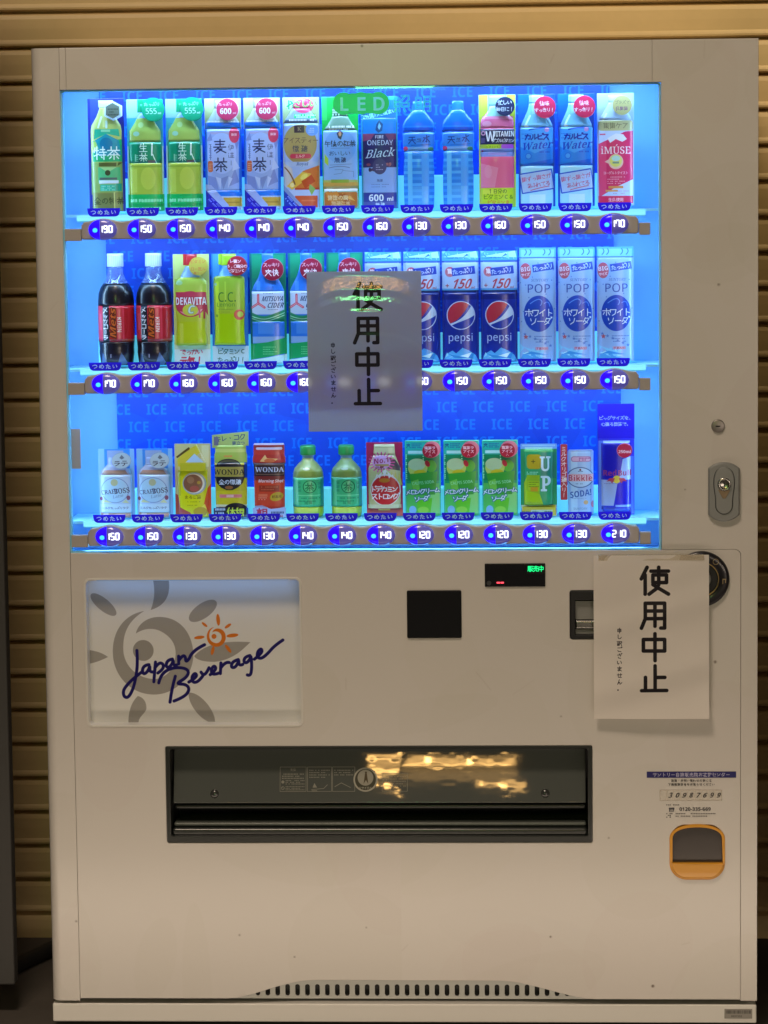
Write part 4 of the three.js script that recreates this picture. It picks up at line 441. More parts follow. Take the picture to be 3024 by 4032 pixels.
// cabinet
part('cabinet_side', rbox(-0.683, -0.668, 0.0, H - 0.004, -0.7, -0.034, 0.003), paint);
part('cabinet_side', rbox(0.668, 0.683, 0.0, H - 0.004, -0.7, -0.034, 0.003), paint);
part('cabinet_top', rbox(-0.667, 0.667, H - 0.02, H - 0.005, -0.7, -0.034, 0.003), paint);
part('cabinet_back', box(-0.667, 0.667, 0.0, H - 0.021, -0.7, -0.19), black);
// door: skins with narrow seams between them
{
  const s = new THREE.Shape(), r = 0.022; // rounded left edge, drawn in plan and raised
  s.moveTo(-0.685, 0.03); s.lineTo(-0.685, r); s.absarc(-0.685 + r, r, r, Math.PI, Math.PI * 1.5); s.lineTo(WX0, 0); s.lineTo(WX0, 0.03); s.closePath();
  part('door_left_edge', new THREE.ExtrudeGeometry(s, { depth: H - 0.004, bevelEnabled: false, curveSegments: 10 }).rotateX(-Math.PI / 2).translate(0, 0.004, 0), paint);
}
part('door_left_edge', plate(rrShape(WX0 + 0.0004, -0.6169, WY1, H, 0.0008), 0, 0.03, 0.0008), paint);
part('door_header', plate(rrShape(-0.6166, 0.4868, WY1, H, 0.0008), 0, 0.03, 0.0008), paint);
{
  const s = new THREE.Shape(), r = 0.012;
  s.moveTo(0.4871, WY1); s.lineTo(WX1, WY1); s.lineTo(WX1, 0.8835); s.lineTo(0.6535 - r, 0.8835); s.absarc(0.6535 - r, 0.8835 - r, r, Math.PI / 2, 0, true); s.lineTo(0.6535, 0.006); s.lineTo(0.685, 0.006); s.lineTo(0.685, H); s.lineTo(0.4871, H); s.closePath();
  part('door_right_column', plate(s, 0, 0.03, 0.0008), paint);
}
{
  const s = new THREE.Shape(), r = 0.012, x0 = -0.6289, x1 = 0.6529, y0 = 0.0085, y1 = 0.8829;
  s.moveTo(x0, y0); s.lineTo(-0.34, y0); s.bezierCurveTo(-0.29, y0 + 0.001, -0.235, 0.045, -0.165, 0.0455); s.lineTo(0.19, 0.0445); s.bezierCurveTo(0.245, 0.0445, 0.32, y0 + 0.002, 0.37, y0); s.lineTo(x1, y0); s.lineTo(x1, y1 - r); s.absarc(x1 - r, y1 - r, r, 0, Math.PI / 2); s.lineTo(x0, y1); s.closePath();
  s.holes.push(rrHole(-0.603, -0.186, 0.5455, 0.833, 0.011), rrHole(-0.453, 0.3703, 0.317, 0.5066, 0.004), rrHole(0.328, 0.44, 0.712, 0.8065, 0.005), rrHole(0.5185, 0.622, 0.2465, 0.352, [0.034, 0.034, 0.03, 0.03]));
  part('lower_panel', plate(s, 0.0002, 0.03, 0.0009, 10), paint);
}
part('door_backing', (() => { const s = rrShape(-0.66, 0.66, 0.02, 0.875, 0.001); s.holes.push(rrHole(-0.604, -0.185, 0.5445, 0.834, 0.011), rrHole(-0.454, 0.3713, 0.316, 0.5076, 0.004), rrHole(0.327, 0.441, 0.711, 0.8075, 0.005), rrHole(0.5175, 0.623, 0.2455, 0.353, 0.03)); return plate(s, -0.0305, 0.006, 0); })(), black);
// foot: kick plate, vent and the dark gap between
part('kick_plate', rbox(-0.684, 0.6845, -0.0388, -0.0022, -0.6, -0.002, 0.003), paintEdge);
{
  const s = rrShape(-0.37, 0.39, 0.003, 0.062, 0.001);
  for (let k = 0; k < 35; k++) { const x = -0.322 + k * 0.01945; s.holes.push(rrHole(x - 0.0046, x + 0.0046, 0.0085, 0.0315, 0.0045)); }
  part('vent_grille', plate(s, -0.022, 0.003, 0, 6), std({ color: rgb(0.62, 0.63, 0.6), roughness: 0.4 }));
}
part('vent_recess', box(-0.66, 0.66, -0.001, 0.068, -0.18, -0.06), black);

for (const x of [-0.6, 0.6]) for (const z of [-0.1, -0.55]) part('foot', new THREE.CylinderGeometry(0.03, 0.035, 0.0145, 20).translate(x, -0.0455, z), black);
// display window: inner box, frame, backdrop, risers, shelves
part('display_wall', box(-0.668, -0.662, 0.866, 1.817, -0.185, -0.034), innerWhite);
part('display_wall', box(0.545, 0.551, 0.866, 1.817, -0.185, -0.034), innerWhite);
part('display_ceiling', box(-0.662, 0.545, 1.811, 1.817, -0.185, -0.034), innerWhite);
part('display_floor', box(-0.662, 0.545, 0.866, 0.872, -0.185, -0.034), innerWhite);
part('display_back', box(-0.662, 0.545, 0.872, 1.811, -0.185, -0.178), innerWhite);
{
  const s = rrShape(WX0 - 0.0005, WX1 - 0.0006, WY0 - 0.003, WY1 - 0.0006, 0.004); s.holes.push(rrHole(WX0 + 0.0035, WX1 - 0.0045, WY0 + 0.001, WY1 - 0.0035, 0.003));
  part('window_frame', plate(s, -0.006, 0.02, 0.0008), innerBright);
}
// backdrop sheet printed with ICE
const ICE = { x0: -0.64, x1: 0.5, y0: 0.85, y1: 1.83 };
{
  const k = 1750, c = canvas((ICE.x1 - ICE.x0) * k, (ICE.y1 - ICE.y0) * k), g = c.getContext('2d'), W = c.width, Hh = c.height;
  rect(g, '#004fde', 0, 0, W, Hh);
  for (let i = 0; i < 150; i++) { const x = rnd() * W, y = rnd() * Hh, r = 40 + rnd() * 120, a = rnd() * 6; poly(g, ['rgba(0,60,210,0.3)', 'rgba(0,96,245,0.25)', 'rgba(0,50,190,0.25)', 'rgba(0,86,240,0.25)'][i % 4], [0, 1, 2, 3, 4, 5].map((q) => [x + Math.cos(a + q * 1.047) * r * (0.7 + 0.3 * rnd()), y + Math.sin(a + q * 1.047) * r * (0.7 + 0.3 * rnd())])); }
  for (let row = 0; row < 29; row++) for (let col = -1; col < 16; col++) {
    const wy = 1.7572 + 0.0684 - row * 0.0342, wx = -0.2994 + (col - 4) * 0.0713 + (row % 2 ? 0.0357 : 0);
    word(g, 'ICE', (wx - ICE.x0) * k, (ICE.y1 - wy) * k, 0.0282 * k, 'rgba(0,140,255,0.8)', { bold: true, sx: 0.93 });
  }
  const m = std({ map: texture(c), roughness: 0.45 });
  const panel = (x0, x1, y0, y1, z, du = 0, dv = 0) => part('backdrop_sheet', planarUV(rbox(x0, x1, y0, y1, z - 0.002, z, 0.0006), ICE.x0 + du, ICE.y0 + dv, ICE.x1 - ICE.x0, ICE.y1 - ICE.y0), m);
  panel(-0.578, 0.411, 1.545, 1.805, -0.16); panel(-0.571, 0.419, 1.25, 1.5, -0.161, 0.012, -0.002); panel(-0.556, 0.432, 0.955, 1.205, -0.162, 0.0357, 0.0054);
}
const ROWS = [
  { rail: 1.501, bx: -0.5526, label: 1.5335, lx: -0.5514, base: 1.5303, foot: 1.5352, px: -0.553, pp: 0.07488, riser: 1.598, price: ['190', '150', '150', '140', '140', '140', '150', '160', '130', '130', '160', '150', '150', '170'] },
  { rail: 1.208, bx: -0.5527, label: 1.2406, lx: -0.5549, base: 1.2354, foot: 1.2395, px: -0.5423, pp: 0.07392, riser: 1.2937, price: ['170', '170', '160', '160', '160', '160', '160', '150', '150', '150', '150', '150', '150', '150'] },
  { rail: 0.915, bx: -0.5518, label: 0.9484, lx: -0.5531, base: 0.942, foot: 0.9435, px: -0.5467, pp: 0.07432, riser: 0.9941, price: ['150', '150', '130', '130', '130', '140', '140', '140', '120', '120', '120', '130', '130', '210'] },
];
const railPaint = phys({ color: rgb(0.5, 0.465, 0.45), roughness: 0.4, bumpMap: peel, bumpScale: 0.0001 });
const stripGlow = glow(0.25, 0.85, 1.0, 1.1);
// buttons
function buttonShell(a, b, n = 14) { // the slice a..b of an oval dome
  const P = [], N = [], I = [], rx = 0.0275, ry = 0.0198, rz = 0.0085;
  for (let i = 0; i <= n; i++) for (let j = 0; j <= n; j++) {
    const s = a + ((b - a) * i) / n, t = -1 + (2 * j) / n, y = t * Math.sqrt(Math.max(0, 1 - s * s)), z = Math.sqrt(Math.max(0, 1 - s * s - y * y));
    P.push(s * rx, y * ry, z * rz); const v = new THREE.Vector3(s / rx, y / ry, z / rz).normalize(); N.push(v.x, v.y, v.z);
  }
  for (let i = 0; i < n; i++) for (let j = 0; j < n; j++) { const q = i * (n + 1) + j; I.push(q, q + n + 1, q + 1, q + 1, q + n + 1, q + n + 2); }
  const g = new THREE.BufferGeometry(); g.setAttribute('position', new THREE.Float32BufferAttribute(P, 3)); g.setAttribute('normal', new THREE.Float32BufferAttribute(N, 3)); g.setAttribute('uv', new THREE.Float32BufferAttribute(new Float32Array((P.length / 3) * 2), 2)); g.setIndex(I); return g;
}
const SEG = { 0: 'abcdef', 1: 'bc', 2: 'abged', 3: 'abgcd', 4: 'fgbc', 5: 'afgcd', 6: 'afgedc', 7: 'fabc', 8: 'abcdefg', 9: 'abfgcd' };
function digits(text) {
  const w = 0.0061, h = 0.012, t = 0.0022, L = [];
  [...text].forEach((d, i) => {
    const ox = 0.0066 + (i - 1) * 0.0092, q = { a: [0, h / 2, w, t], d: [0, -h / 2, w, t], g: [0, 0, w, t], b: [w / 2, h / 4, t, h / 2], c: [w / 2, -h / 4, t, h / 2], f: [-w / 2, h / 4, t, h / 2], e: [-w / 2, -h / 4, t, h / 2] };
    for (const s of SEG[d]) { const [x, y, a, b] = q[s]; L.push(rbox(ox + x - a / 2, ox + x + a / 2, 0.001 + y - b / 2, 0.001 + y + b / 2, 0.004, 0.0089, 0.0006)); }
  });
  return join(L);
}
const shellDark = buttonShell(-0.18, 1), shellLamp = buttonShell(-1, -0.18), spot = new THREE.SphereGeometry(1, 12, 8).scale(0.0048, 0.0042, 0.0012).translate(-0.0135, -0.001, 0.0078);
const buttonGlass = phys({ color: rgb(0.2, 0.2, 0.5), emissive: rgb(0.04, 0.03, 0.34), emissiveIntensity: 0.55, roughness: 0.2, clearcoat: 0.6, clearcoatRoughness: 0.1 }), lampBlue = std({ color: rgb(0.01, 0.01, 0.2), emissive: rgb(0.02, 0.0, 1), emissiveIntensity: 1.5, roughness: 0.2 }), ledCyan = glow(0.05, 0.55, 1, 1.6), digitWhite = glow(0.9, 0.95, 1, 2);
const digitGeo = {};
// the cold labels
const coldPrint = (() => { const c = canvas(280, 72), g = c.getContext('2d'); rect(g, '#2c08f4', 0, 0, 280, 72); strokeText(g, 'つめたい', 138, 34, 44, '#e8f0ff', { w: 0.14, pitch: 1.3, sx: 1 }); return phys({ map: texture(c), roughness: 1, transmission: 0.55, thickness: 0 }); })();
const coldGeo = (() => { const s = new THREE.Shape(); s.moveTo(-0.0315, 0.008); s.lineTo(0.0315, 0.008); s.bezierCurveTo(0.031, -0.002, 0.029, -0.008, 0.02, -0.008); s.lineTo(-0.02, -0.008); s.bezierCurveTo(-0.029, -0.008, -0.031, -0.002, -0.0315, 0.008); return planarUV(new THREE.ShapeGeometry(s, 12), -0.0315, -0.008, 0.063, 0.016); })();

for (const R of ROWS) {
  const s = new THREE.Shape(), x0 = -0.594, x1 = 0.461, n = 170, top = (x) => 0.0178 + 0.0032 * Math.cos(((x - R.bx) / 0.07442) * Math.PI * 2);
  s.moveTo(x0 + 0.006, -0.0185); s.lineTo(x1 - 0.006, -0.0185); s.quadraticCurveTo(x1, -0.0185, x1, -0.012); s.lineTo(x1, 0.008);
  for (let i = 0; i <= n; i++) { const x = x1 - 0.006 - ((x1 - x0 - 0.012) * i) / n; s.lineTo(x, top(x)); }
  s.lineTo(x0, 0.008); s.lineTo(x0, -0.012); s.quadraticCurveTo(x0, -0.0185, x0 + 0.006, -0.0185);
  const rail = part('button_rail', new THREE.ExtrudeGeometry(s, { depth: 0.022, bevelEnabled: true, bevelThickness: 0.0025, bevelSize: 0.0025, bevelOffset: -0.0025, bevelSegments: 4, curveSegments: 6 }).translate(0, R.rail, -0.023), railPaint);
  for (const [a, b] of [[-0.6265, -0.595], [0.462, 0.483]]) mesh('rail_bracket', rbox(a, b, R.rail - 0.021, R.rail + 0.002, -0.02, -0.002, 0.001).translate(0, -BASE, 0), railPaint, rail);
  for (let i = 0; i < 14; i++) {
    const bx = R.bx + i * 0.07442, by = R.rail - BASE;
    const b = mesh('select_button', shellDark, buttonGlass, rail); b.position.set(bx, by, 0.0035);
    const l = mesh('button_lamp', shellLamp, lampBlue, rail); l.position.copy(b.position);
    const d = mesh('button_led', spot, ledCyan, rail); d.position.copy(b.position);
    const p = mesh('price_display', digitGeo[R.price[i]] ||= digits(R.price[i]), digitWhite, rail); p.position.copy(b.position);
  }
  const shelf = part('display_shelf', join([box(-0.64, 0.53, R.base - 0.006, R.base - 0.001, -0.177, -0.034), box(-0.606, 0.475, R.rail + 0.014, R.base - 0.002, -0.0345, -0.03)]), innerBright);
  for (let i = 0; i < 14; i++) { const l = mesh('cold_label', coldGeo, coldPrint, shelf); l.position.set(R.lx + i * 0.07442, R.label - BASE, -0.0068); }
  mesh('led_strip', box(-0.606, 0.475, R.rail + 0.0165, R.rail + 0.0265, -0.0295, -0.024).translate(0, -BASE, 0), stripGlow, shelf);
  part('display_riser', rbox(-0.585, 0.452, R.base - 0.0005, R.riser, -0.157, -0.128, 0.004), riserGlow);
  areaLight(-0.065, R.rail + 0.0275, -0.022, 1.07, 0.012, LED.c, LED.strip, -0.065, R.rail + 0.12, -0.075);
  areaLight(-0.065, R.rail - 0.0225, -0.015, 1.07, 0.01, LED.c, R === ROWS[2] ? LED.under * 0.4 : LED.under, -0.065, R.rail - 0.16, -0.13);
}
// tubes down both sides of the window and along the top, behind the door skin
for (const [x, dir] of [[-0.652, 1], [0.535, -1]]) {
  part('led_tube', new THREE.CylinderGeometry(0.005, 0.005, 0.88, 10).translate(x - dir * 0.004, 1.335, -0.042), stripGlow);
  areaLight(x + dir * 0.004, 1.335, -0.036, 0.012, 0.88, LED.c, LED.side, x + dir * 1, 1.335, -0.3);
}
part('led_tube', new THREE.CylinderGeometry(0.006, 0.006, 1.08, 10).rotateZ(Math.PI / 2).translate(-0.065, 1.797, -0.045), stripGlow);
areaLight(-0.065, 1.786, -0.036, 1.08, 0.014, LED.c, LED.top, -0.065, 1.6, -0.12);
// panes
const pane = phys({ color: rgb(0.97, 0.99, 1), transmission: 1, thickness: 0, roughness: 0.0, ior: 1.45 });
for (const [a, b] of [[1.5235, WY1 - 0.001], [1.2305, 1.482], [0.9375, 1.189], [WY0 + 0.001, 0.896]]) part('window_pane', new THREE.PlaneGeometry(WX1 - WX0 - 0.009, b - a).translate((WX0 + WX1) / 2 - 0.0005, (a + b) / 2, -0.004), pane);
// decal: an ink film whose clear parts are cut away
function decal(w, h, draw, k, o = {}) {
  const c = canvas(w * k, h * k), g = c.getContext('2d'); g.scale(k, k); draw(g);
  const a = canvas(c.width, c.height), ga = a.getContext('2d'), d = g.getImageData(0, 0, c.width, c.height), e = ga.createImageData(c.width, c.height);
  for (let i = 0; i < d.data.length; i += 4) { e.data[i] = e.data[i + 1] = e.data[i + 2] = d.data[i + 3]; e.data[i + 3] = 255; if (!d.data[i + 3]) { d.data[i] = d.data[i + 1] = d.data[i + 2] = o.bg ?? 128; } d.data[i + 3] = 255; }
  g.putImageData(d, 0, 0); ga.putImageData(e, 0, 0);
  return phys({ map: texture(c), alphaMap: texture(a, false), transparent: true, roughness: 0.5, ...o.mat });
}
const sheet = (x0, x1, y0, y1, z) => new THREE.PlaneGeometry(x1 - x0, y1 - y0).translate((x0 + x1) / 2, (y0 + y1) / 2, z);
part('glowing_sticker', sheet(-0.116, 0.076, 1.7105, 1.7545, -0.0028), decal(192, 44, (c) => {  // green glow put into the sticker itself, which is no lamp
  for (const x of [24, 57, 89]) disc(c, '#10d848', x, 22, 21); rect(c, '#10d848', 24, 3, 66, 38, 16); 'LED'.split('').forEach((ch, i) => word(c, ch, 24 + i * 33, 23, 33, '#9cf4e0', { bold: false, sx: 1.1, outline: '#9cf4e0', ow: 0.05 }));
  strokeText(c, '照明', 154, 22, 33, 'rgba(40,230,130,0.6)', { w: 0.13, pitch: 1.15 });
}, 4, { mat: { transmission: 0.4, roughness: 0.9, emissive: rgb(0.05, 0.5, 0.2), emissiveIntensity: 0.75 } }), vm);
// ---------------------------------------------------------------- fittings of the door
{ // emblem panel with its sun and script
  const c = canvas(1180, 805), g = c.getContext('2d'); rect(g, '#e6e6e2', 0, 0, 1180, 805); g.translate(-187, -105);
  const sun = (col, eyeCol) => {
    g.fillStyle = col;
    const shape = (m, ...b) => { g.beginPath(); g.moveTo(...m); b.forEach((q) => (q.length === 2 ? g.lineTo(...q) : g.bezierCurveTo(...q))); g.closePath(); g.fill(); };
    shape([500, 292], [390, 310, 322, 400, 322, 520], [322, 650, 420, 750, 545, 750], [670, 750, 765, 640, 765, 530], [765, 420, 700, 325, 580, 325], [510, 325, 460, 370, 452, 415], [500, 382, 560, 384, 600, 410], [650, 440, 668, 480, 668, 520], [668, 610, 610, 665, 545, 665], [450, 660, 380, 590, 380, 500], [380, 400, 420, 340, 500, 292]);
    disc(g, eyeCol, 490, 508, 57);
  };
  const rays = (col) => {
    g.fillStyle = col;
    const shape = (m, ...b) => { g.beginPath(); g.moveTo(...m); b.forEach((q) => (q.length === 2 ? g.lineTo(...q) : g.bezierCurveTo(...q))); g.closePath(); g.fill(); };
    shape([548, 105], [635, 105], [652, 200, 622, 262, 535, 287], [560, 230, 562, 170, 548, 105]); disc(g, col, 276, 256, 88, 33, 0.7); disc(g, col, 822, 293, 90, 40, -0.6);
    shape([190, 505], [240, 510, 270, 525, 295, 543], [260, 560, 230, 572, 190, 580]); shape([770, 540], [830, 470, 950, 455, 1080, 465], [1040, 500, 990, 560, 880, 572], [820, 572, 780, 560, 770, 540]);
    shape([400, 912], [400, 840, 420, 790, 455, 758], [490, 765, 505, 800, 500, 830], [490, 860, 455, 870, 455, 912]); shape([735, 740], [800, 735, 880, 840, 878, 900], [842, 900], [790, 880, 730, 800, 735, 740]);
  };
  rays('#a5a29c'); sun('#a5a29c', '#a09d97');
  g.save(); g.translate(893, 437); g.scale(0.235, 0.235); g.translate(-543, -527); sun('#e07a20', '#e07a20'); g.restore();
  for (const [x, y, rx, ry, a] of [[905, 342, 32, 10, 1.5], [830, 368, 19, 7, 0.7], [958, 376, 21, 8, -0.6], [800, 438, 29, 9, -0.12], [982, 428, 33, 10, -0.12], [872, 510, 25, 9, 1.8], [957, 500, 27, 9, 0.95]]) disc(g, '#e07a20', x, y, rx, ry, a);
  const ink = '#130b66', W = 17, pen = (...l) => curve(g, ink, W, l);
  pen([455, 508], [458, 570], [448, 650], [430, 720], [402, 768], [378, 762], [374, 728], [398, 695], [440, 655], [485, 622]); pen([520, 586], [496, 588], [480, 618], [490, 640], [514, 622], [526, 588], [522, 628], [542, 626]); pen([556, 572], [545, 680]); pen([552, 604], [574, 574], [600, 582], [598, 612], [568, 632]); pen([650, 556], [625, 560], [612, 590], [624, 606], [648, 584], [654, 556], [654, 594], [672, 588]);
  pen([684, 540], [684, 582]); pen([686, 562], [706, 535], [722, 542], [722, 572], [742, 556], [752, 530], [790, 496], [828, 478]); pen([664, 650], [642, 720], [632, 792]); pen([572, 686], [584, 640], [640, 604], [710, 602], [742, 624], [722, 660], [664, 692], [724, 694], [742, 724], [712, 764], [654, 786]); pen([738, 682], [784, 656], [776, 630], [754, 650], [758, 686], [792, 680], [814, 650]); pen([806, 628], [824, 662], [850, 604]); pen([856, 642], [892, 614], [880, 590], [860, 614], [868, 646], [902, 634]); pen([916, 578], [912, 636]); pen([914, 606], [940, 570], [962, 576]); pen([1012, 560], [982, 568], [970, 600], [990, 606], [1010, 580], [1014, 556], [1015, 596], [1036, 586]); pen([1076, 538], [1050, 544], [1040, 572], [1058, 580], [1078, 554], [1082, 538], [1086, 600], [1078, 652], [1060, 644]); pen([1100, 558], [1145, 524], [1140, 498], [1118, 516], [1115, 548], [1138, 556], [1172, 530], [1212, 484], [1258, 454]);
  const fr = rrShape(-0.6045, -0.1845, 0.544, 0.8345, 0.012); fr.holes.push(rrHole(-0.6, -0.189, 0.5485, 0.83, 0.009));
  part('emblem_frame', plate(fr, 0.0016, 0.033, 0.0012), paintEdge);
  part('emblem_panel', planarUV(plate(rrShape(-0.603, -0.186, 0.5455, 0.833, 0.01), -0.031, 0.003, 0), -0.603, 0.5455, 0.417, 0.2875), phys({ map: texture(c), roughness: 0.3, clearcoat: 0.2, clearcoatRoughness: 0.12 }));
  mesh('added_blue_light', box(-0.58, -0.21, 0.8285, 0.8298, -0.012, -0.004).translate(0, -BASE, 0), glow(0.25, 0.55, 1, 0.5), vm);  // glowing strip added to tint the top of the emblem panel blue
  areaLight(-0.395, 0.8275, -0.008, 0.39, 0.006, rgb(0.1, 0.38, 1), 5, -0.395, 0.74, -0.035);
}
{ // payment displays and slots
  part('bill_reader', rbox(0.0172, 0.1217, 0.7157, 0.8078, -0.01, 0.004, 0.003), phys({ color: rgb(0.006, 0.0065, 0.009), roughness: 0.6, specularIntensity: 0.4 }));
  const rd = part('sales_display', rbox(0.1665, 0.2821, 0.8141, 0.859, -0.01, 0.003, 0.0015), blackGloss);
  const lit = canvas(180, 100), g = lit.getContext('2d'); rect(g, '#000000', 0, 0, 180, 100); strokeText(g, '販売中', 90, 46, 58, '#14ff8c', { w: 0.11, pitch: 0.9 });
  const t = texture(lit);
  mesh('status_sign', sheet(0.2465, 0.2815, 0.8385, 0.858, 0.0034).translate(0, -BASE, 0), std({ color: 0x020403, emissive: 0xffffff, emissiveMap: t, emissiveIntensity: 1.6, roughness: 0.3 }), rd);
  mesh('status_dash', join([rbox(0.1893, 0.1955, 0.8208, 0.8238, 0.003, 0.0042, 0.0005), rbox(0.1965, 0.203, 0.8208, 0.8238, 0.003, 0.0042, 0.0005)]).translate(0, -BASE, 0), glow(1, 0.06, 0.09, 2.2), rd);
  mesh('infrared_port', new THREE.CylinderGeometry(0.0045, 0.0045, 0.001, 20).rotateX(Math.PI / 2).translate(0.1745, 0.8215 - BASE, 0.0031), std({ color: rgb(0.05, 0.05, 0.055), roughness: 0.4 }), rd);
  const bs = rrShape(0.329, 0.439, 0.713, 0.8055, 0.004); bs.holes.push(rrHole(0.339, 0.43, 0.7215, 0.788, 0.001));
  const slot = part('bill_slot', plate(bs, 0.002, 0.03, 0.0015), black);
  mesh('slot_shutter', rbox(0.338, 0.431, 0.749, 0.785, -0.02, -0.008, 0.001).translate(0, -BASE, 0), grey, slot); mesh('slot_shutter', rbox(0.338, 0.431, 0.731, 0.748, -0.02, -0.004, 0.004).translate(0, -BASE, 0), chrome, slot); mesh('slot_shutter', rbox(0.338, 0.431, 0.7205, 0.7305, -0.02, -0.009, 0.001).translate(0, -BASE, 0), grey, slot);
  // coin entry ring
  const cx = 0.5783, cy = 0.8273, ring = part('coin_ring', new THREE.LatheGeometry([[0.0315, -0.006], [0.0325, 0.004], [0.036, 0.008], [0.048, 0.008], [0.0525, 0.005], [0.0535, 0]].map(([r, z]) => new THREE.Vector2(r, z)), 64).rotateX(Math.PI / 2).translate(cx, cy, 0.0005), phys({ color: rgb(0.012, 0.011, 0.016), roughness: 0.3, clearcoat: 0.4 }));
  mesh('gold_ring', new THREE.TorusGeometry(0.0325, 0.001, 8, 60).translate(cx, cy - BASE, 0.0072), std({ color: rgb(0.75, 0.55, 0.22), roughness: 0.3, metalness: 1 }), ring);
  mesh('coin_lever', new THREE.CylinderGeometry(0.017, 0.02, 0.012, 32).rotateX(Math.PI / 2).translate(cx, cy - BASE, 0.002), grey, ring); mesh('coin_well', new THREE.CylinderGeometry(0.0318, 0.0318, 0.004, 40).rotateX(Math.PI / 2).translate(cx, cy - BASE, -0.0015), black, ring);
  mesh('ring_mark', join([new THREE.TorusGeometry(0.0052, 0.0006, 6, 24).translate(cx + 0.027, cy + 0.0335 - BASE, 0.0086), box(cx + 0.0395, cx + 0.0465, cy - 0.001 - BASE, cy + 0.001 - BASE, 0.0082, 0.0092), box(cx + 0.0395, cx + 0.041, cy - 0.009 - BASE, cy - 0.001 - BASE, 0.0082, 0.0092), box(cx + 0.0445, cx + 0.046, cy - 0.007 - BASE, cy - 0.001 - BASE, 0.0082, 0.0092)]), std({ color: rgb(0.4, 0.3, 0.16), roughness: 0.5 }), ring);
}
{ // locks
  const lock = part('round_lock', new THREE.LatheGeometry([[0, 0.004], [0.0108, 0.004], [0.0125, 0.0025], [0.0128, 0]].map(([r, z]) => new THREE.Vector2(r, z)), 36).rotateX(Math.PI / 2).translate(0.6098, 1.1185, 0), std({ color: rgb(0.34, 0.31, 0.3), roughness: 0.35, metalness: 0.7 }));
  mesh('key_slot', rbox(0.6051, 0.6142, 1.117, 1.1197, 0.003, 0.0046, 0.0005).translate(0, -BASE, 0), black, lock);
  const cx = 0.6208, y0 = 0.9378, y1 = 1.0501, hw = 0.0298, s = new THREE.Shape();
  s.moveTo(cx - hw, y0 + 0.013); s.quadraticCurveTo(cx - hw * 0.6, y0, cx, y0); s.quadraticCurveTo(cx + hw * 0.6, y0, cx + hw, y0 + 0.013); s.lineTo(cx + hw, y1 - 0.012); s.quadraticCurveTo(cx + hw * 0.6, y1, cx, y1); s.quadraticCurveTo(cx - hw * 0.6, y1, cx - hw, y1 - 0.012); s.closePath();
  const plateMat = std({ color: rgb(0.3, 0.31, 0.31), roughness: 0.38, metalness: 0.3 }), handle = part('handle_plate', plate(s, 0.009, 0.012, 0.003), plateMat);
  const key = (r1, r2) => { const q = new THREE.Shape(), a = cx, b = 1.009; q.moveTo(a - r2, b - 0.041); q.absarc(a, b - 0.041, r2, Math.PI, Math.PI * 2); q.bezierCurveTo(a + r2, b - 0.018, a + r1 * 0.9, b - 0.023, a + r1, b); q.bezierCurveTo(a + r1, b + 0.019, a + r1 * 0.8, b + 0.031, a, b + 0.0325); q.bezierCurveTo(a - r1 * 0.8, b + 0.031, a - r1, b + 0.019, a - r1, b); q.bezierCurveTo(a - r1 * 0.9, b - 0.023, a - r2, b - 0.018, a - r2, b - 0.041); return q; };
  mesh('handle_groove', plate(key(0.0205, 0.0168), 0.0094, 0.002, 0.0002).translate(0, -BASE, 0), black, handle); mesh('turn_handle', plate(key(0.0192, 0.0156), 0.0118, 0.004, 0.0014).translate(0, -BASE, 0), plateMat, handle);
  const cyl = mesh('lock_barrel', new THREE.LatheGeometry([[0, 0.004], [0.007, 0.0042], [0.0085, 0.0055], [0.0115, 0.006], [0.0128, 0.004], [0.0128, 0]].map(([r, z]) => new THREE.Vector2(r, z)), 32).rotateX(Math.PI / 2).translate(cx, 1.009 - BASE, 0.0115), chrome, handle);
  mesh('key_slot', rbox(cx - 0.001, cx + 0.001, 1.0045 - BASE, 1.0145 - BASE, 0.015, 0.0162, 0.0004), black, handle);
  const v = new THREE.Shape(); v.moveTo(cx - 0.0115, 0.998); v.lineTo(cx + 0.0115, 0.998); v.lineTo(cx + 0.003, 0.9825); v.quadraticCurveTo(cx, 0.981, cx - 0.003, 0.9825); v.closePath(); mesh('lock_guard', plate(v, 0.0128, 0.002, 0.0005).translate(0, -BASE, 0), std({ color: rgb(0.3, 0.22, 0.14), roughness: 0.35, metalness: 0.8 }), handle);
}
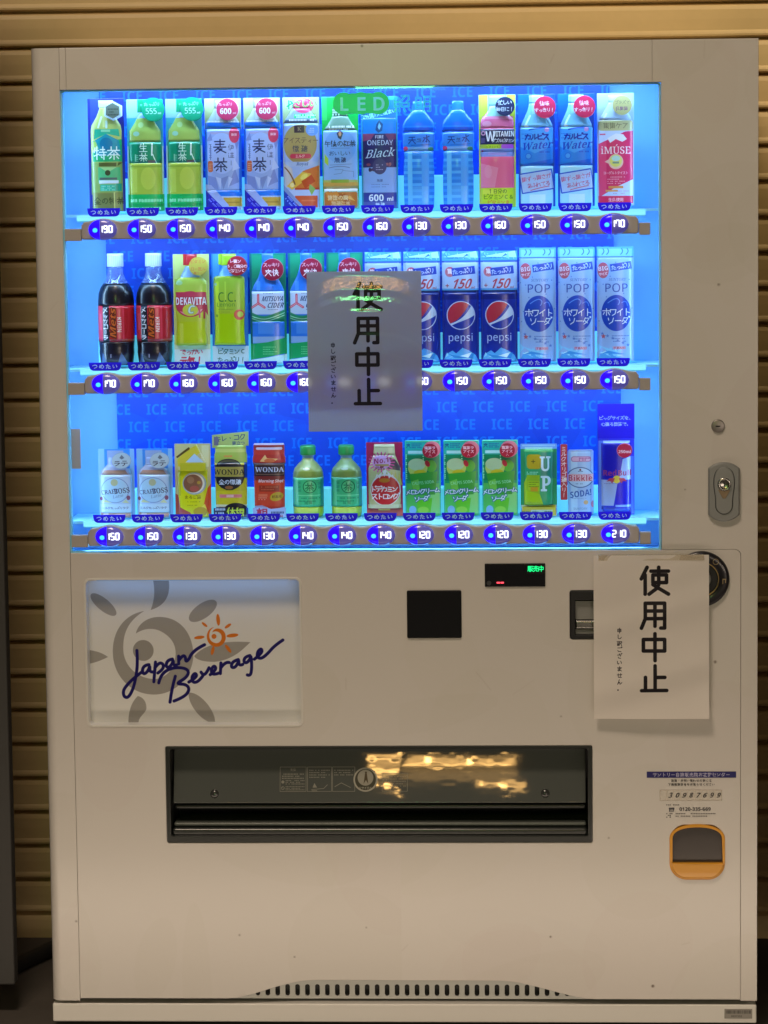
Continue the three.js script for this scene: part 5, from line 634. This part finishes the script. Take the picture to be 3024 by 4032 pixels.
{ // outlet
  const x0 = -0.453, x1 = 0.3703, y0 = 0.317, y1 = 0.5066, dark = std({ color: rgb(0.012, 0.014, 0.013), roughness: 0.5 }), satin = phys({ color: rgb(0.025, 0.029, 0.027), roughness: 0.28, clearcoat: 0.5, clearcoatRoughness: 0.15 });
  const fs = rrShape(x0 + 0.0005, x1 - 0.0005, y0 + 0.0005, y1 - 0.0005, 0.003); fs.holes.push(rrHole(x0 + 0.009, x1 - 0.009, y0 + 0.014, y1 - 0.006, 0.004));
  const o = part('outlet_frame', plate(fs, 0.0025, 0.05, 0.0018), satin);
  mesh('outlet_recess', join([box(x0 + 0.002, x1 - 0.002, y0 + 0.004, y1 - 0.002, -0.17, -0.165), box(x0 + 0.002, x1 - 0.002, y0 + 0.004, y0 + 0.01, -0.165, -0.05), box(x0 + 0.002, x1 - 0.002, y1 - 0.006, y1 - 0.002, -0.165, -0.05), box(x0 + 0.002, x0 + 0.006, y0 + 0.01, y1 - 0.006, -0.165, -0.05), box(x1 - 0.006, x1 - 0.002, y0 + 0.01, y1 - 0.006, -0.165, -0.05)]).translate(0, -BASE, 0), dark, o);
  const flapW = x1 - x0 - 0.026, tilt = FLAP.tilt, flapH = 0.108, flap = part('outlet_flap', new THREE.BoxGeometry(0.001, 0.001, 0.001).translate(0, 0.4, -0.1), dark);
  flap.geometry = (() => { // a smoked sheet, gently bowed, leaning back at the top
    const g = new RoundedBoxGeometry(flapW, flapH, 0.005, 2, 0.0016); return g; })();
  flap.material = phys({ color: rgb(0.095, 0.105, 0.096), roughness: 0.022, ior: 1.6, clearcoat: 0.4, clearcoatRoughness: 0.012, bumpMap: noiseTexture(256, [3, 6, 14], 0, 1, 4, 1), bumpScale: 0.00006 });
  flap.position.set((x0 + x1) / 2, 0.4445 - BASE, -0.026); flap.rotation.x = -tilt;
  const info = decal(330, 64, (c) => {
    const G = '#8c8a80'; c.strokeStyle = G; c.lineWidth = 1.2; for (const [x, y, w, h] of [[2, 6, 56, 52], [61, 6, 52, 52], [115, 6, 48, 52], [222, 20, 54, 38]]) c.strokeRect(x, y, w, h);
    strokeText(c, '注意', 30, 12, 6, G); micro(c, G, 6, 20, 48, 3, 4.5, 2.4); disc(c, G, 8, 38, 3.4); micro(c, G, 14, 34, 40, 3, 3.6, 2); micro(c, G, 14, 47, 40, 3, 3.4, 1.8); c.beginPath(); c.arc(8, 51, 3.2, 0, 7); c.stroke(); line(c, G, 0.8, [[6, 49], [10, 53]]); micro(c, G, 65, 12, 44, 4, 5, 2); poly(c, G, [[72, 50], [76, 40], [82, 50]]); line(c, G, 1.4, [[70, 54], [96, 52], [104, 44]]); rect(c, G, 70, 56, 12, 1.5); line(c, G, 1.4, [[120, 48], [134, 40], [154, 50]]); micro(c, G, 119, 12, 40, 3, 5, 2);
    disc(c, '#a8a498', 186, 33, 26); disc(c, '#3c3830', 186, 33, 22.5); disc(c, '#9c988c', 186, 29, 17); poly(c, '#4c3c28', [[185, 20], [189, 20], [192, 42], [187, 34], [182, 42]]); disc(c, '#4c3c28', 187, 18, 2.2); strokeText(c, 'リサイクル', 186, 51, 6, '#c0bcb0', { pitch: 0.95 }); c.beginPath(); c.arc(228, 34, 3.4, 0, 7); c.stroke(); micro(c, G, 235, 26, 38, 5, 5, 2);
  }, 4, { mat: { roughness: 0.4 } });
  const dec = mesh('flap_print', new THREE.PlaneGeometry(0.297, 0.058), info, flap); dec.position.set(-0.045, -0.008, 0.0032);
  for (const sx of [-1, 1]) { const k = mesh('flap_screw', new THREE.SphereGeometry(0.0085, 20, 12).scale(1, 1, 0.55), phys({ color: rgb(0.04, 0.042, 0.04), roughness: 0.12, clearcoat: 1 }), flap); k.position.set(sx < 0 ? -0.319 : 0.321, -0.036, 0.002); }
  mesh('outlet_sill', rbox(x0 + 0.01, x1 - 0.01, y0 + 0.012, y0 + 0.028, -0.05, -0.003, 0.0065).translate(0, -BASE, 0), satin, o); mesh('outlet_lip', rbox(x0 + 0.012, x1 - 0.012, y0 + 0.0285, y0 + 0.0365, -0.06, -0.016, 0.004).translate(0, -BASE, 0), phys({ color: rgb(0.1, 0.115, 0.1), roughness: 0.3 }), o); mesh('outlet_bar', rbox(x0 + 0.012, x1 - 0.012, y0 + 0.058, y0 + 0.068, -0.05, -0.036, 0.0045).translate(0, -BASE, 0), satin, o);
}
{ // change cup
  const x0 = 0.5172, x1 = 0.6234, y0 = 0.2445, y1 = 0.3531, sh = (d, cls = rrShape) => { const q = cls === rrShape ? new THREE.Shape() : new THREE.Path(); q.moveTo(x0 + d, y1 - 0.028); q.bezierCurveTo(x0 + d, y1 - 0.008 - d * 0.4, x0 + 0.03, y1 - d, (x0 + x1) / 2, y1 - d); q.bezierCurveTo(x1 - 0.03, y1 - d, x1 - d, y1 - 0.008 - d * 0.4, x1 - d, y1 - 0.028); q.lineTo(x1 - d, y0 + 0.03); q.absarc(x1 - 0.033, y0 + 0.033, 0.033 - d, 0, -Math.PI / 2, true); q.lineTo(x0 + 0.033, y0 + d); q.absarc(x0 + 0.033, y0 + 0.033, 0.033 - d, -Math.PI / 2, -Math.PI, true); q.closePath(); return q; };
  const amber = phys({ color: rgb(0.8, 0.36, 0.02), roughness: 0.3, clearcoat: 0.3 }), fs = sh(0); fs.holes.push(sh(0.0042, rrHole));
  const cup = part('change_cup', plate(fs, 0.003, 0.045, 0.0016, 10), amber), lip = new THREE.Shape();
  const ly = 0.2785; lip.moveTo(x0 + 0.004, ly); lip.lineTo(x1 - 0.004, ly); lip.lineTo(x1 - 0.004, y0 + 0.03); lip.absarc(x1 - 0.033, y0 + 0.033, 0.0292, 0, -Math.PI / 2, true); lip.lineTo(x0 + 0.033, y0 + 0.004); lip.absarc(x0 + 0.033, y0 + 0.033, 0.0292, -Math.PI / 2, -Math.PI, true); lip.closePath();
  mesh('cup_lip', plate(lip, 0.0075, 0.012, 0.002, 10).translate(0, -BASE, 0), amber, cup);
  mesh('cup_well', plate(sh(0.002), -0.04, 0.004, 0).translate(0, -BASE, 0), std({ color: rgb(0.06, 0.035, 0.015), roughness: 0.6 }), cup);
  mesh('cup_floor', rbox(x0 + 0.006, x1 - 0.006, 0.266, 0.277, -0.04, -0.006, 0.003).translate(0, -BASE, 0), amber, cup);
  const door = mesh('cup_flap', plate(sh(0.0048), 0, 0.0025, 0.0008, 10), phys({ color: rgb(0.075, 0.062, 0.055), roughness: 0.25, clearcoat: 0.3, clearcoatRoughness: 0.08, transmission: 0.2, thickness: 0.002, bumpMap: noiseTexture(128, [4, 7, 13], 0, 1, 1, 1), bumpScale: 0.003 }), cup); door.position.set(0, -BASE, -0.0065);
}
{ // printed service label and number plate
  part('service_label', sheet(0.469, 0.6495, 0.3575, 0.4595, 0.0011), decal(180, 102, (c) => {
    rect(c, '#1c1a6c', 5, 4, 170, 12); strokeText(c, 'サントリー自動販売機お客様センター', 90, 10, 8.2, '#c4c2dc', { w: 0.11, pitch: 1.06 }); strokeText(c, '故障・お問い合わせの際には', 90, 21.5, 5.2, '#2a2826', { w: 0.12, pitch: 1.15 }); strokeText(c, '下記管理番号をお知らせください', 90, 29, 5.2, '#2a2826', { w: 0.12, pitch: 1.15 });
    c.strokeStyle = '#a08a72'; c.lineWidth = 0.5; for (let k = 0; k < 9; k++) c.strokeRect(30 + k * 13.1, 40, 13.1, 20); rect(c, 'rgba(240,234,220,0.35)', 30, 40, 118, 20); [...'30987699'].forEach((d, k) => word(c, d, 49.5 + k * 13.1, 50, 13, '#1a0e14', { font: 'sans-serif', italic: true, skew: 0.12, rot: (k % 3) * 0.08 - 0.05 })); micro(c, '#4a4642', 42, 68, 24, 1, 3); strokeText(c, '☎', 52, 77, 11, '#2c2a40', { w: 0.13 }); word(c, '0120-335-669', 97, 77, 9.6, '#34323a', { sx: 1.02 }); micro(c, '#54504c', 42, 85, 12, 3, 3.4, 1.8); micro(c, '#54504c', 60, 85, 76, 2, 5, 1.8);
  }, 6, { bg: 150 }), vm);
  const c = canvas(160, 58), g = c.getContext('2d'); rect(g, '#96928a', 0, 0, 160, 58); for (let x = 8; x < 152; x += 2 + rnd() * 4) rect(g, '#3a3834', x, 8, 1.6, 20); word(g, '0031532', 70, 42, 15, '#3a3834', { font: 'monospace' });
  part('number_plate', planarUV(rbox(0.6227, 0.676, -0.0293, -0.0102, -0.003, -0.0005, 0.0005), 0.6227, -0.0293, 0.0533, 0.0191), std({ map: texture(c), roughness: 0.4 }));
}
// ---------------------------------------------------------------- the two laminated notices
function notice(name, x0, x1, y0, y1, z, bend, label, o) {
  const w = x1 - x0, h = y1 - y0, k = 4, c = canvas(247 * k, 348 * k), g = c.getContext('2d'); g.scale(k, k); rect(g, o.paper, 0, 0, 247, 348);
  [['使', 53], ['用', 125], ['中', 194], ['止', 262]].forEach(([ch, y]) => strokeText(g, ch, 130, y, 61, '#120a14', { w: 0.128, sx: 1.02 })); strokeText(g, '申し訳ございません。', 55, 221, 11.5, '#1c1420', { vertical: true, w: 0.125, pitch: 1.19 });
  const nx = 130, ny = 190, geo = new THREE.PlaneGeometry(w, h, nx, ny), p = geo.attributes.position;
  for (let i = 0; i < p.count; i++) p.setZ(i, bend((p.getX(i) + w / 2) / w, (h / 2 - p.getY(i)) / h, h));
  geo.computeVertexNormals();
  const t = thing(name, (x0 + x1) / 2, (y0 + y1) / 2, z, label, 'notice');
  mesh('paper', geo, phys({ map: texture(c), roughness: 1, transmission: o.through, thickness: 0, clearcoat: o.coat, clearcoatRoughness: o.gloss, ior: 1.5 }), t);
  if (o.film) { const f = mesh('laminate', geo, phys({ color: rgb(0.97, 0.97, 0.97), transmission: 1, thickness: 0, roughness: 0.085, ior: 1.62 }), t); f.position.z = 0.0007; t.rotation.y = 0.0136; }
  return t;
}
const ripple = (a, b) => Math.sin(a) * 0.5 + Math.sin(b) * 0.5;
const bump = (x, c, w) => Math.exp(-(((x - c) / w) ** 2));
const step = (x, a, b) => { const t = Math.min(1, Math.max(0, (x - a) / (b - a))); return t * t * (3 - 2 * t); };
const flat = (x, a, b, e) => step(x, a - e, a) * (1 - step(x, b, b + e));
function slope(u, v) { // how far the laminate leans, from top to bottom
  const q = 2 * u - 1, t = v - 0.11 * q * q + 0.012 * Math.sin(u * 9);
  return 0.108 * flat(t, 0.02, 0.095, 0.012) * (0.35 + 0.65 * step(u, 0, 0.12)) + 0.074 * flat(t, 0.145, 0.168, 0.012) + 0.108 * flat(t, 0.222, 0.236, 0.008) * bump(q, 0.05, 0.42) + 0.074 * flat(t, 0.37, 0.385, 0.012) * step(u, 0.2, 0.6) + 0.074 * flat(t, 0.5, 0.51, 0.01) * bump(q, 0.5, 0.45) - 0.03 * bump(v, 0.75, 0.3);
}
const wrinkle = (u, v) => (ripple(u * 83 + v * 37 + 2 * Math.sin(v * 40), v * 150 - u * 41) + ripple(u * 171 - v * 60, v * 233 + u * 52)) * (0.000026 * (0.25 + bump(v, 0.08, 0.13)));
function lean(u, v, h) { let z = 0; const n = Math.ceil(v * 140); for (let k = 0; k < n; k++) z += slope(u, (k + 0.5) * (v / n)) * (v / n) * h; return 0.0015 + z * 0.98 + wrinkle(u, v); }
notice('notice', -0.165, 0.0512, 1.115, 1.4174, 0.0142, lean,
  'white laminated out of use notice taped over the middle of the lit window', { paper: '#b9b8ba', through: 0.42, gloss: 0.06, coat: 0.3, film: true });
const right = notice('notice', 0.3735, 0.592, 0.561, 0.875, 0.0125, (u, v) => 0.001 + 0.005 * v * v + 0.0019 * Math.sin(v * 17 + u * 3.5) * (0.25 + v) + 0.0008 * ripple(u * 11 - v * 9, v * 31 + u * 6) + 0.002 * Math.sin(u * 3.1),
  'white laminated out of use notice taped over the bill slot and coin ring', { paper: '#f6efe8', through: 0.12, gloss: 0.25, coat: 0.35 });
mesh('tape', box(-0.1, 0.1, 0.147, 0.1585, 0.0026, 0.0029), phys({ color: rgb(0.9, 0.87, 0.8), roughness: 0.2, transmission: 0.85, thickness: 0, ior: 1.5 }), right);
// ---------------------------------------------------------------- the 42 display drinks, each a thing of its own
const S = 0.000885, designs = {};
function reliefGeo(d, y0, y1, grow = 0) { // the part of a moulded body between heights y0 and y1 (print units, downwards)
  const P = d.profile, at = (y) => { for (let i = 1; i < P.length; i++) if (y <= P[i][0]) { const [a, b] = P[i - 1], [e, f] = P[i]; return b + ((f - b) * (y - a)) / Math.max(1e-6, e - a); } return P[P.length - 1][1]; };
  const ys = [y0, ...P.map((q) => q[0]).filter((y) => y > y0 + 0.01 && y < y1 - 0.01), y1], steps = [];
  for (let i = 0; i + 1 < ys.length; i++) { const n = Math.max(1, Math.round((ys[i + 1] - ys[i]) / 6)); for (let k = 0; k < n; k++) steps.push(ys[i] + ((ys[i + 1] - ys[i]) * k) / n); } steps.push(y1);
  const full = d.full, n = full ? 40 : 22, dz = d.dz ?? (full ? 0.9 : 0.3), cx = d.cx ?? CX, pos = [], uv = [], idx = [];
  steps.forEach((y) => { const r = at(y) + grow; for (let j = 0; j <= n; j++) { const a = full ? (j / n) * Math.PI * 2 - Math.PI : -Math.PI / 2 + (j / n) * Math.PI, x = cx + r * Math.sin(a); pos.push((x - 40) * S, -y * S, r * Math.cos(a) * dz * S); uv.push(x / 80, 1 - y / d.h); } });
  for (let i = 0; i + 1 < steps.length; i++) for (let j = 0; j < n; j++) { const q = i * (n + 1) + j; idx.push(q, q + n + 1, q + 1, q + 1, q + n + 1, q + n + 2); }
  for (const [row, flip] of [[0, false], [steps.length - 1, true]]) { // closed top and bottom
    const c0 = pos.length / 3; pos.push((cx - 40) * S, -steps[row] * S, 0); uv.push(cx / 80, 1 - steps[row] / d.h);
    for (let j = 0; j < n; j++) { const q = row * (n + 1) + j; flip ? idx.push(c0, q + 1, q) : idx.push(c0, q, q + 1); }
  }
  let g = new THREE.BufferGeometry(); g.setAttribute('position', new THREE.Float32BufferAttribute(pos, 3)); g.setAttribute('uv', new THREE.Float32BufferAttribute(uv, 2)); g.setIndex(idx); g.computeVertexNormals();
  return g;
}
const clear = phys({ color: rgb(0.72, 0.86, 1), transmission: 0.85, thickness: 0, roughness: 0.08, ior: 1.45 });
function makeDrink(key, label, group) {
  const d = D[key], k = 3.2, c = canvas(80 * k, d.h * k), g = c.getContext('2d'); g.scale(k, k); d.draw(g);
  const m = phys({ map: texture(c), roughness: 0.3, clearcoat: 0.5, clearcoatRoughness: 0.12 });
  const t = thing('display_drink', 0, 0, 0, label, 'drink', group);
  if (d.card !== false && !d.nocard) mesh('backing_card', planarUV(plate(rrShape(-39.5 * S, 39.5 * S, -d.h * S, 0, 1.2 * S), -0.0005, 0.0022, 0.0004), -40 * S, -d.h * S, 80 * S, d.h * S), m, t);
  for (const [name, y0, y1, grow] of d.segs) mesh(name, reliefGeo(d, y0, y1, grow || 0), name === 'bottle_neck' ? clear : m, t);
  for (const [x, y, r, sides] of d.badges) { const bz = key === 'melon' ? 0.0085 : key === 'redbull' ? 0.0155 : 0.0115; mesh('badge', planarUV(new THREE.CylinderGeometry(r * S, r * S, 0.0016, sides || 36).rotateX(Math.PI / 2).translate((x - 40) * S, -y * S, bz), -40 * S, -d.h * S, 80 * S, d.h * S), m, t); }
  if (d.lid) mesh('carton_top', planarUV((() => { const s = new THREE.Shape(); [[36, 10], [50, 2], [58, 20], [70, 46], [70, 62], [10, 62], [8, 34]].forEach(([x, y], i) => s[i ? 'lineTo' : 'moveTo']((x - 40) * S, -y * S)); return plate(s, 0.012, 0.014, 0.0006); })(), -40 * S, -d.h * S, 80 * S, d.h * S), m, t);
  if (d.topcard) mesh('top_card', planarUV((() => { const s = new THREE.Shape(); [[0, 8], [80, 0], [80, 33], [0, 38]].forEach(([x, y], i) => s[i ? 'lineTo' : 'moveTo']((x - 40) * S, -y * S)); return plate(s, 0.004, 0.002, 0.0003); })(), -40 * S, -d.h * S, 80 * S, d.h * S), m, t);
  if (key === 'wondagold') mesh('foot_card', planarUV(plate(rrShape(-38 * S, 38 * S, -200 * S, -177 * S, S), 0.0135, 0.0015, 0.0003), -40 * S, -d.h * S, 80 * S, d.h * S), m, t);
  if (key === 'wondared') mesh('foot_card', planarUV(plate(rrShape(-36 * S, 36 * S, -172 * S, -149 * S, S), 0.0135, 0.0015, 0.0003), -40 * S, -d.h * S, 80 * S, d.h * S), m, t);
  if (key === 'up') mesh('foot_card', planarUV(plate(rrShape(-39 * S, 39 * S, -166 * S, -146 * S, S), 0.0128, 0.0015, 0.0003), -40 * S, -d.h * S, 80 * S, d.h * S), m, t);
  if (d.sidestrip) mesh('side_strip', planarUV(plate(rrShape(-37 * S, -22 * S, -131 * S, -2 * S, 2 * S), 0.016, 0.0016, 0.0003), -40 * S, -d.h * S, 80 * S, d.h * S), m, t);
  if (d.header) { const hc = canvas(80 * k, 82 * k), hg = hc.getContext('2d'); hg.scale(k, k); d.drawHeader(hg); mesh('header_card', planarUV(plate(rrShape(-40 * S, 40 * S, -1 * S, 81 * S, S), -0.002, 0.002, 0.0003), -40 * S, -S, 80 * S, 82 * S), phys({ map: texture(hc), roughness: 0.35 }), t); }
  return t;
}
const SHELF = [
  [['toku', ['slim green tea bottle card with a grey hexagon badge, first in the top row']], ['nama', ['green tea bottle card with green 555 badge, next to the hexagon badge tea', 'green tea bottle card with green 555 badge, next to the barley tea bottles'], 'green tea cards with 555 badges'], ['mugi', ['barley tea bottle card with pink 600 badge, next to the green teas', 'barley tea bottle card with pink 600 badge, next to the milk iced tea'], 'barley tea cards with 600 badges'], ['icetea', ['iced tea bottle with a gold oval and an orange splash on its label']], ['gogo', ['pale blue unsweetened tea bottle with amber ice cubes below, under the green LED sticker']], ['oneday', ['dark purple and blue black coffee bottle card marked 600ml']], ['mizu', ['clear blue water bottle beside the dark purple coffee bottle', 'clear blue water bottle beside the pink vitamin drink'], 'clear blue water bottles'], ['vitamin', ['pink vitamin drink bottle on yellow card with navy round badge']], ['calpis', ['white and blue water drink with red badge, beside the pink vitamin drink', 'white and blue water drink with red badge, beside the red yoghurt drink'], 'white and blue drinks with red badges'], ['imuse', ['red labelled yoghurt drink bottle with gold badge at the top row end']]],
  [['cola', ['dark cola bottle with red label and white cap, first of the middle row', 'dark cola bottle with red label and white cap, beside the red capped yellow drink'], 'dark cola bottles'], ['deka', ['yellow green drink bottle with red cap and red eye shaped emblem']], ['cclemon', ['lime yellow lemon drink bottle with dark red round badge']], ['mitsuya', ['green and blue cider card next to the lime yellow lemon drink', 'green and blue cider card in the middle of three, cut by the notice edge', 'green and blue cider card almost wholly behind the white notice'], 'green and blue cider cards'], ['pepsi', ['blue cola can card almost wholly behind the white notice', 'blue cola can card with its left half behind the white notice', 'blue cola can card with red and white ball, first one clear of the notice', 'blue cola can card with red and white ball, next to the white soda cans'], 'blue cola can cards'], ['pop', ['white soda can with blue circle, next to the blue cola cans', 'white soda can with blue circle, between two others alike', 'white soda can with blue circle, at the end of the middle row'], 'white soda cans with a blue circle']],
  [['latte', ['pale latte bottle with round badge, first of the bottom row', 'pale latte bottle with round badge, beside the yellow carton'], 'pale latte bottles'], ['yellow', ['yellow carton with a slanted top and round brown picture']], ['wondagold', ['gold coffee can with a black band and a tilted card on top']], ['wondared', ['red coffee can with a dark brown band']], ['greentea', ['green capped small tea bottle beside the red coffee can', 'green capped small tea bottle beside the red and magenta energy drink card'], 'green capped small tea bottles'], ['dodeka', ['magenta energy drink card with a flaming red disc']], ['melon', ['green melon cream soda card beside the magenta energy drink card', 'green melon cream soda card between two others alike', 'green melon cream soda card beside the can lettered UP'], 'green melon cream soda cards'], ['up', ['green and yellow can lettered UP on a pale blue card']], ['bikkle', ['white soda can with a red strip standing at its left edge']], ['redbull', ['slim blue and silver energy drink can under a plain dark blue card']]],
];
const COUNT = {};
SHELF.forEach((list, row) => {
  const R = ROWS[row]; let i = 0;
  for (const [key, labels, group] of list) {
    let proto = null;
    for (const label of labels) {
      const d = D[key], t = proto ? (() => { const q = proto.clone(); q.name = numbered('display_drink'); scene.add(q); return tag(q, label, 'drink', group); })() : makeDrink(key, label, group);
      proto ||= t;
      const z = d.full ? -0.084 : -0.072;
      const ys = d.ys ?? (row === 2 ? 0.94 : 1);
      t.scale.y = ys; t.position.set(R.px + i * R.pp, R.foot + d.h * S * ys, z);
      i++;
    }
  }
});
{ // little folded price card leaning inside the window at the left of the bottom row
  const t = thing('info_card', -0.6195, 1.052, -0.03, 'small blank beige card standing at the far left of the bottom row', 'card');
  mesh('card', rbox(-0.0093, 0.0105, -0.009, 0.068, -0.001, 0.001, 0.0006), std({ color: rgb(0.5, 0.42, 0.36), roughness: 0.6 }), t);
}
renderer.render(scene, camera);
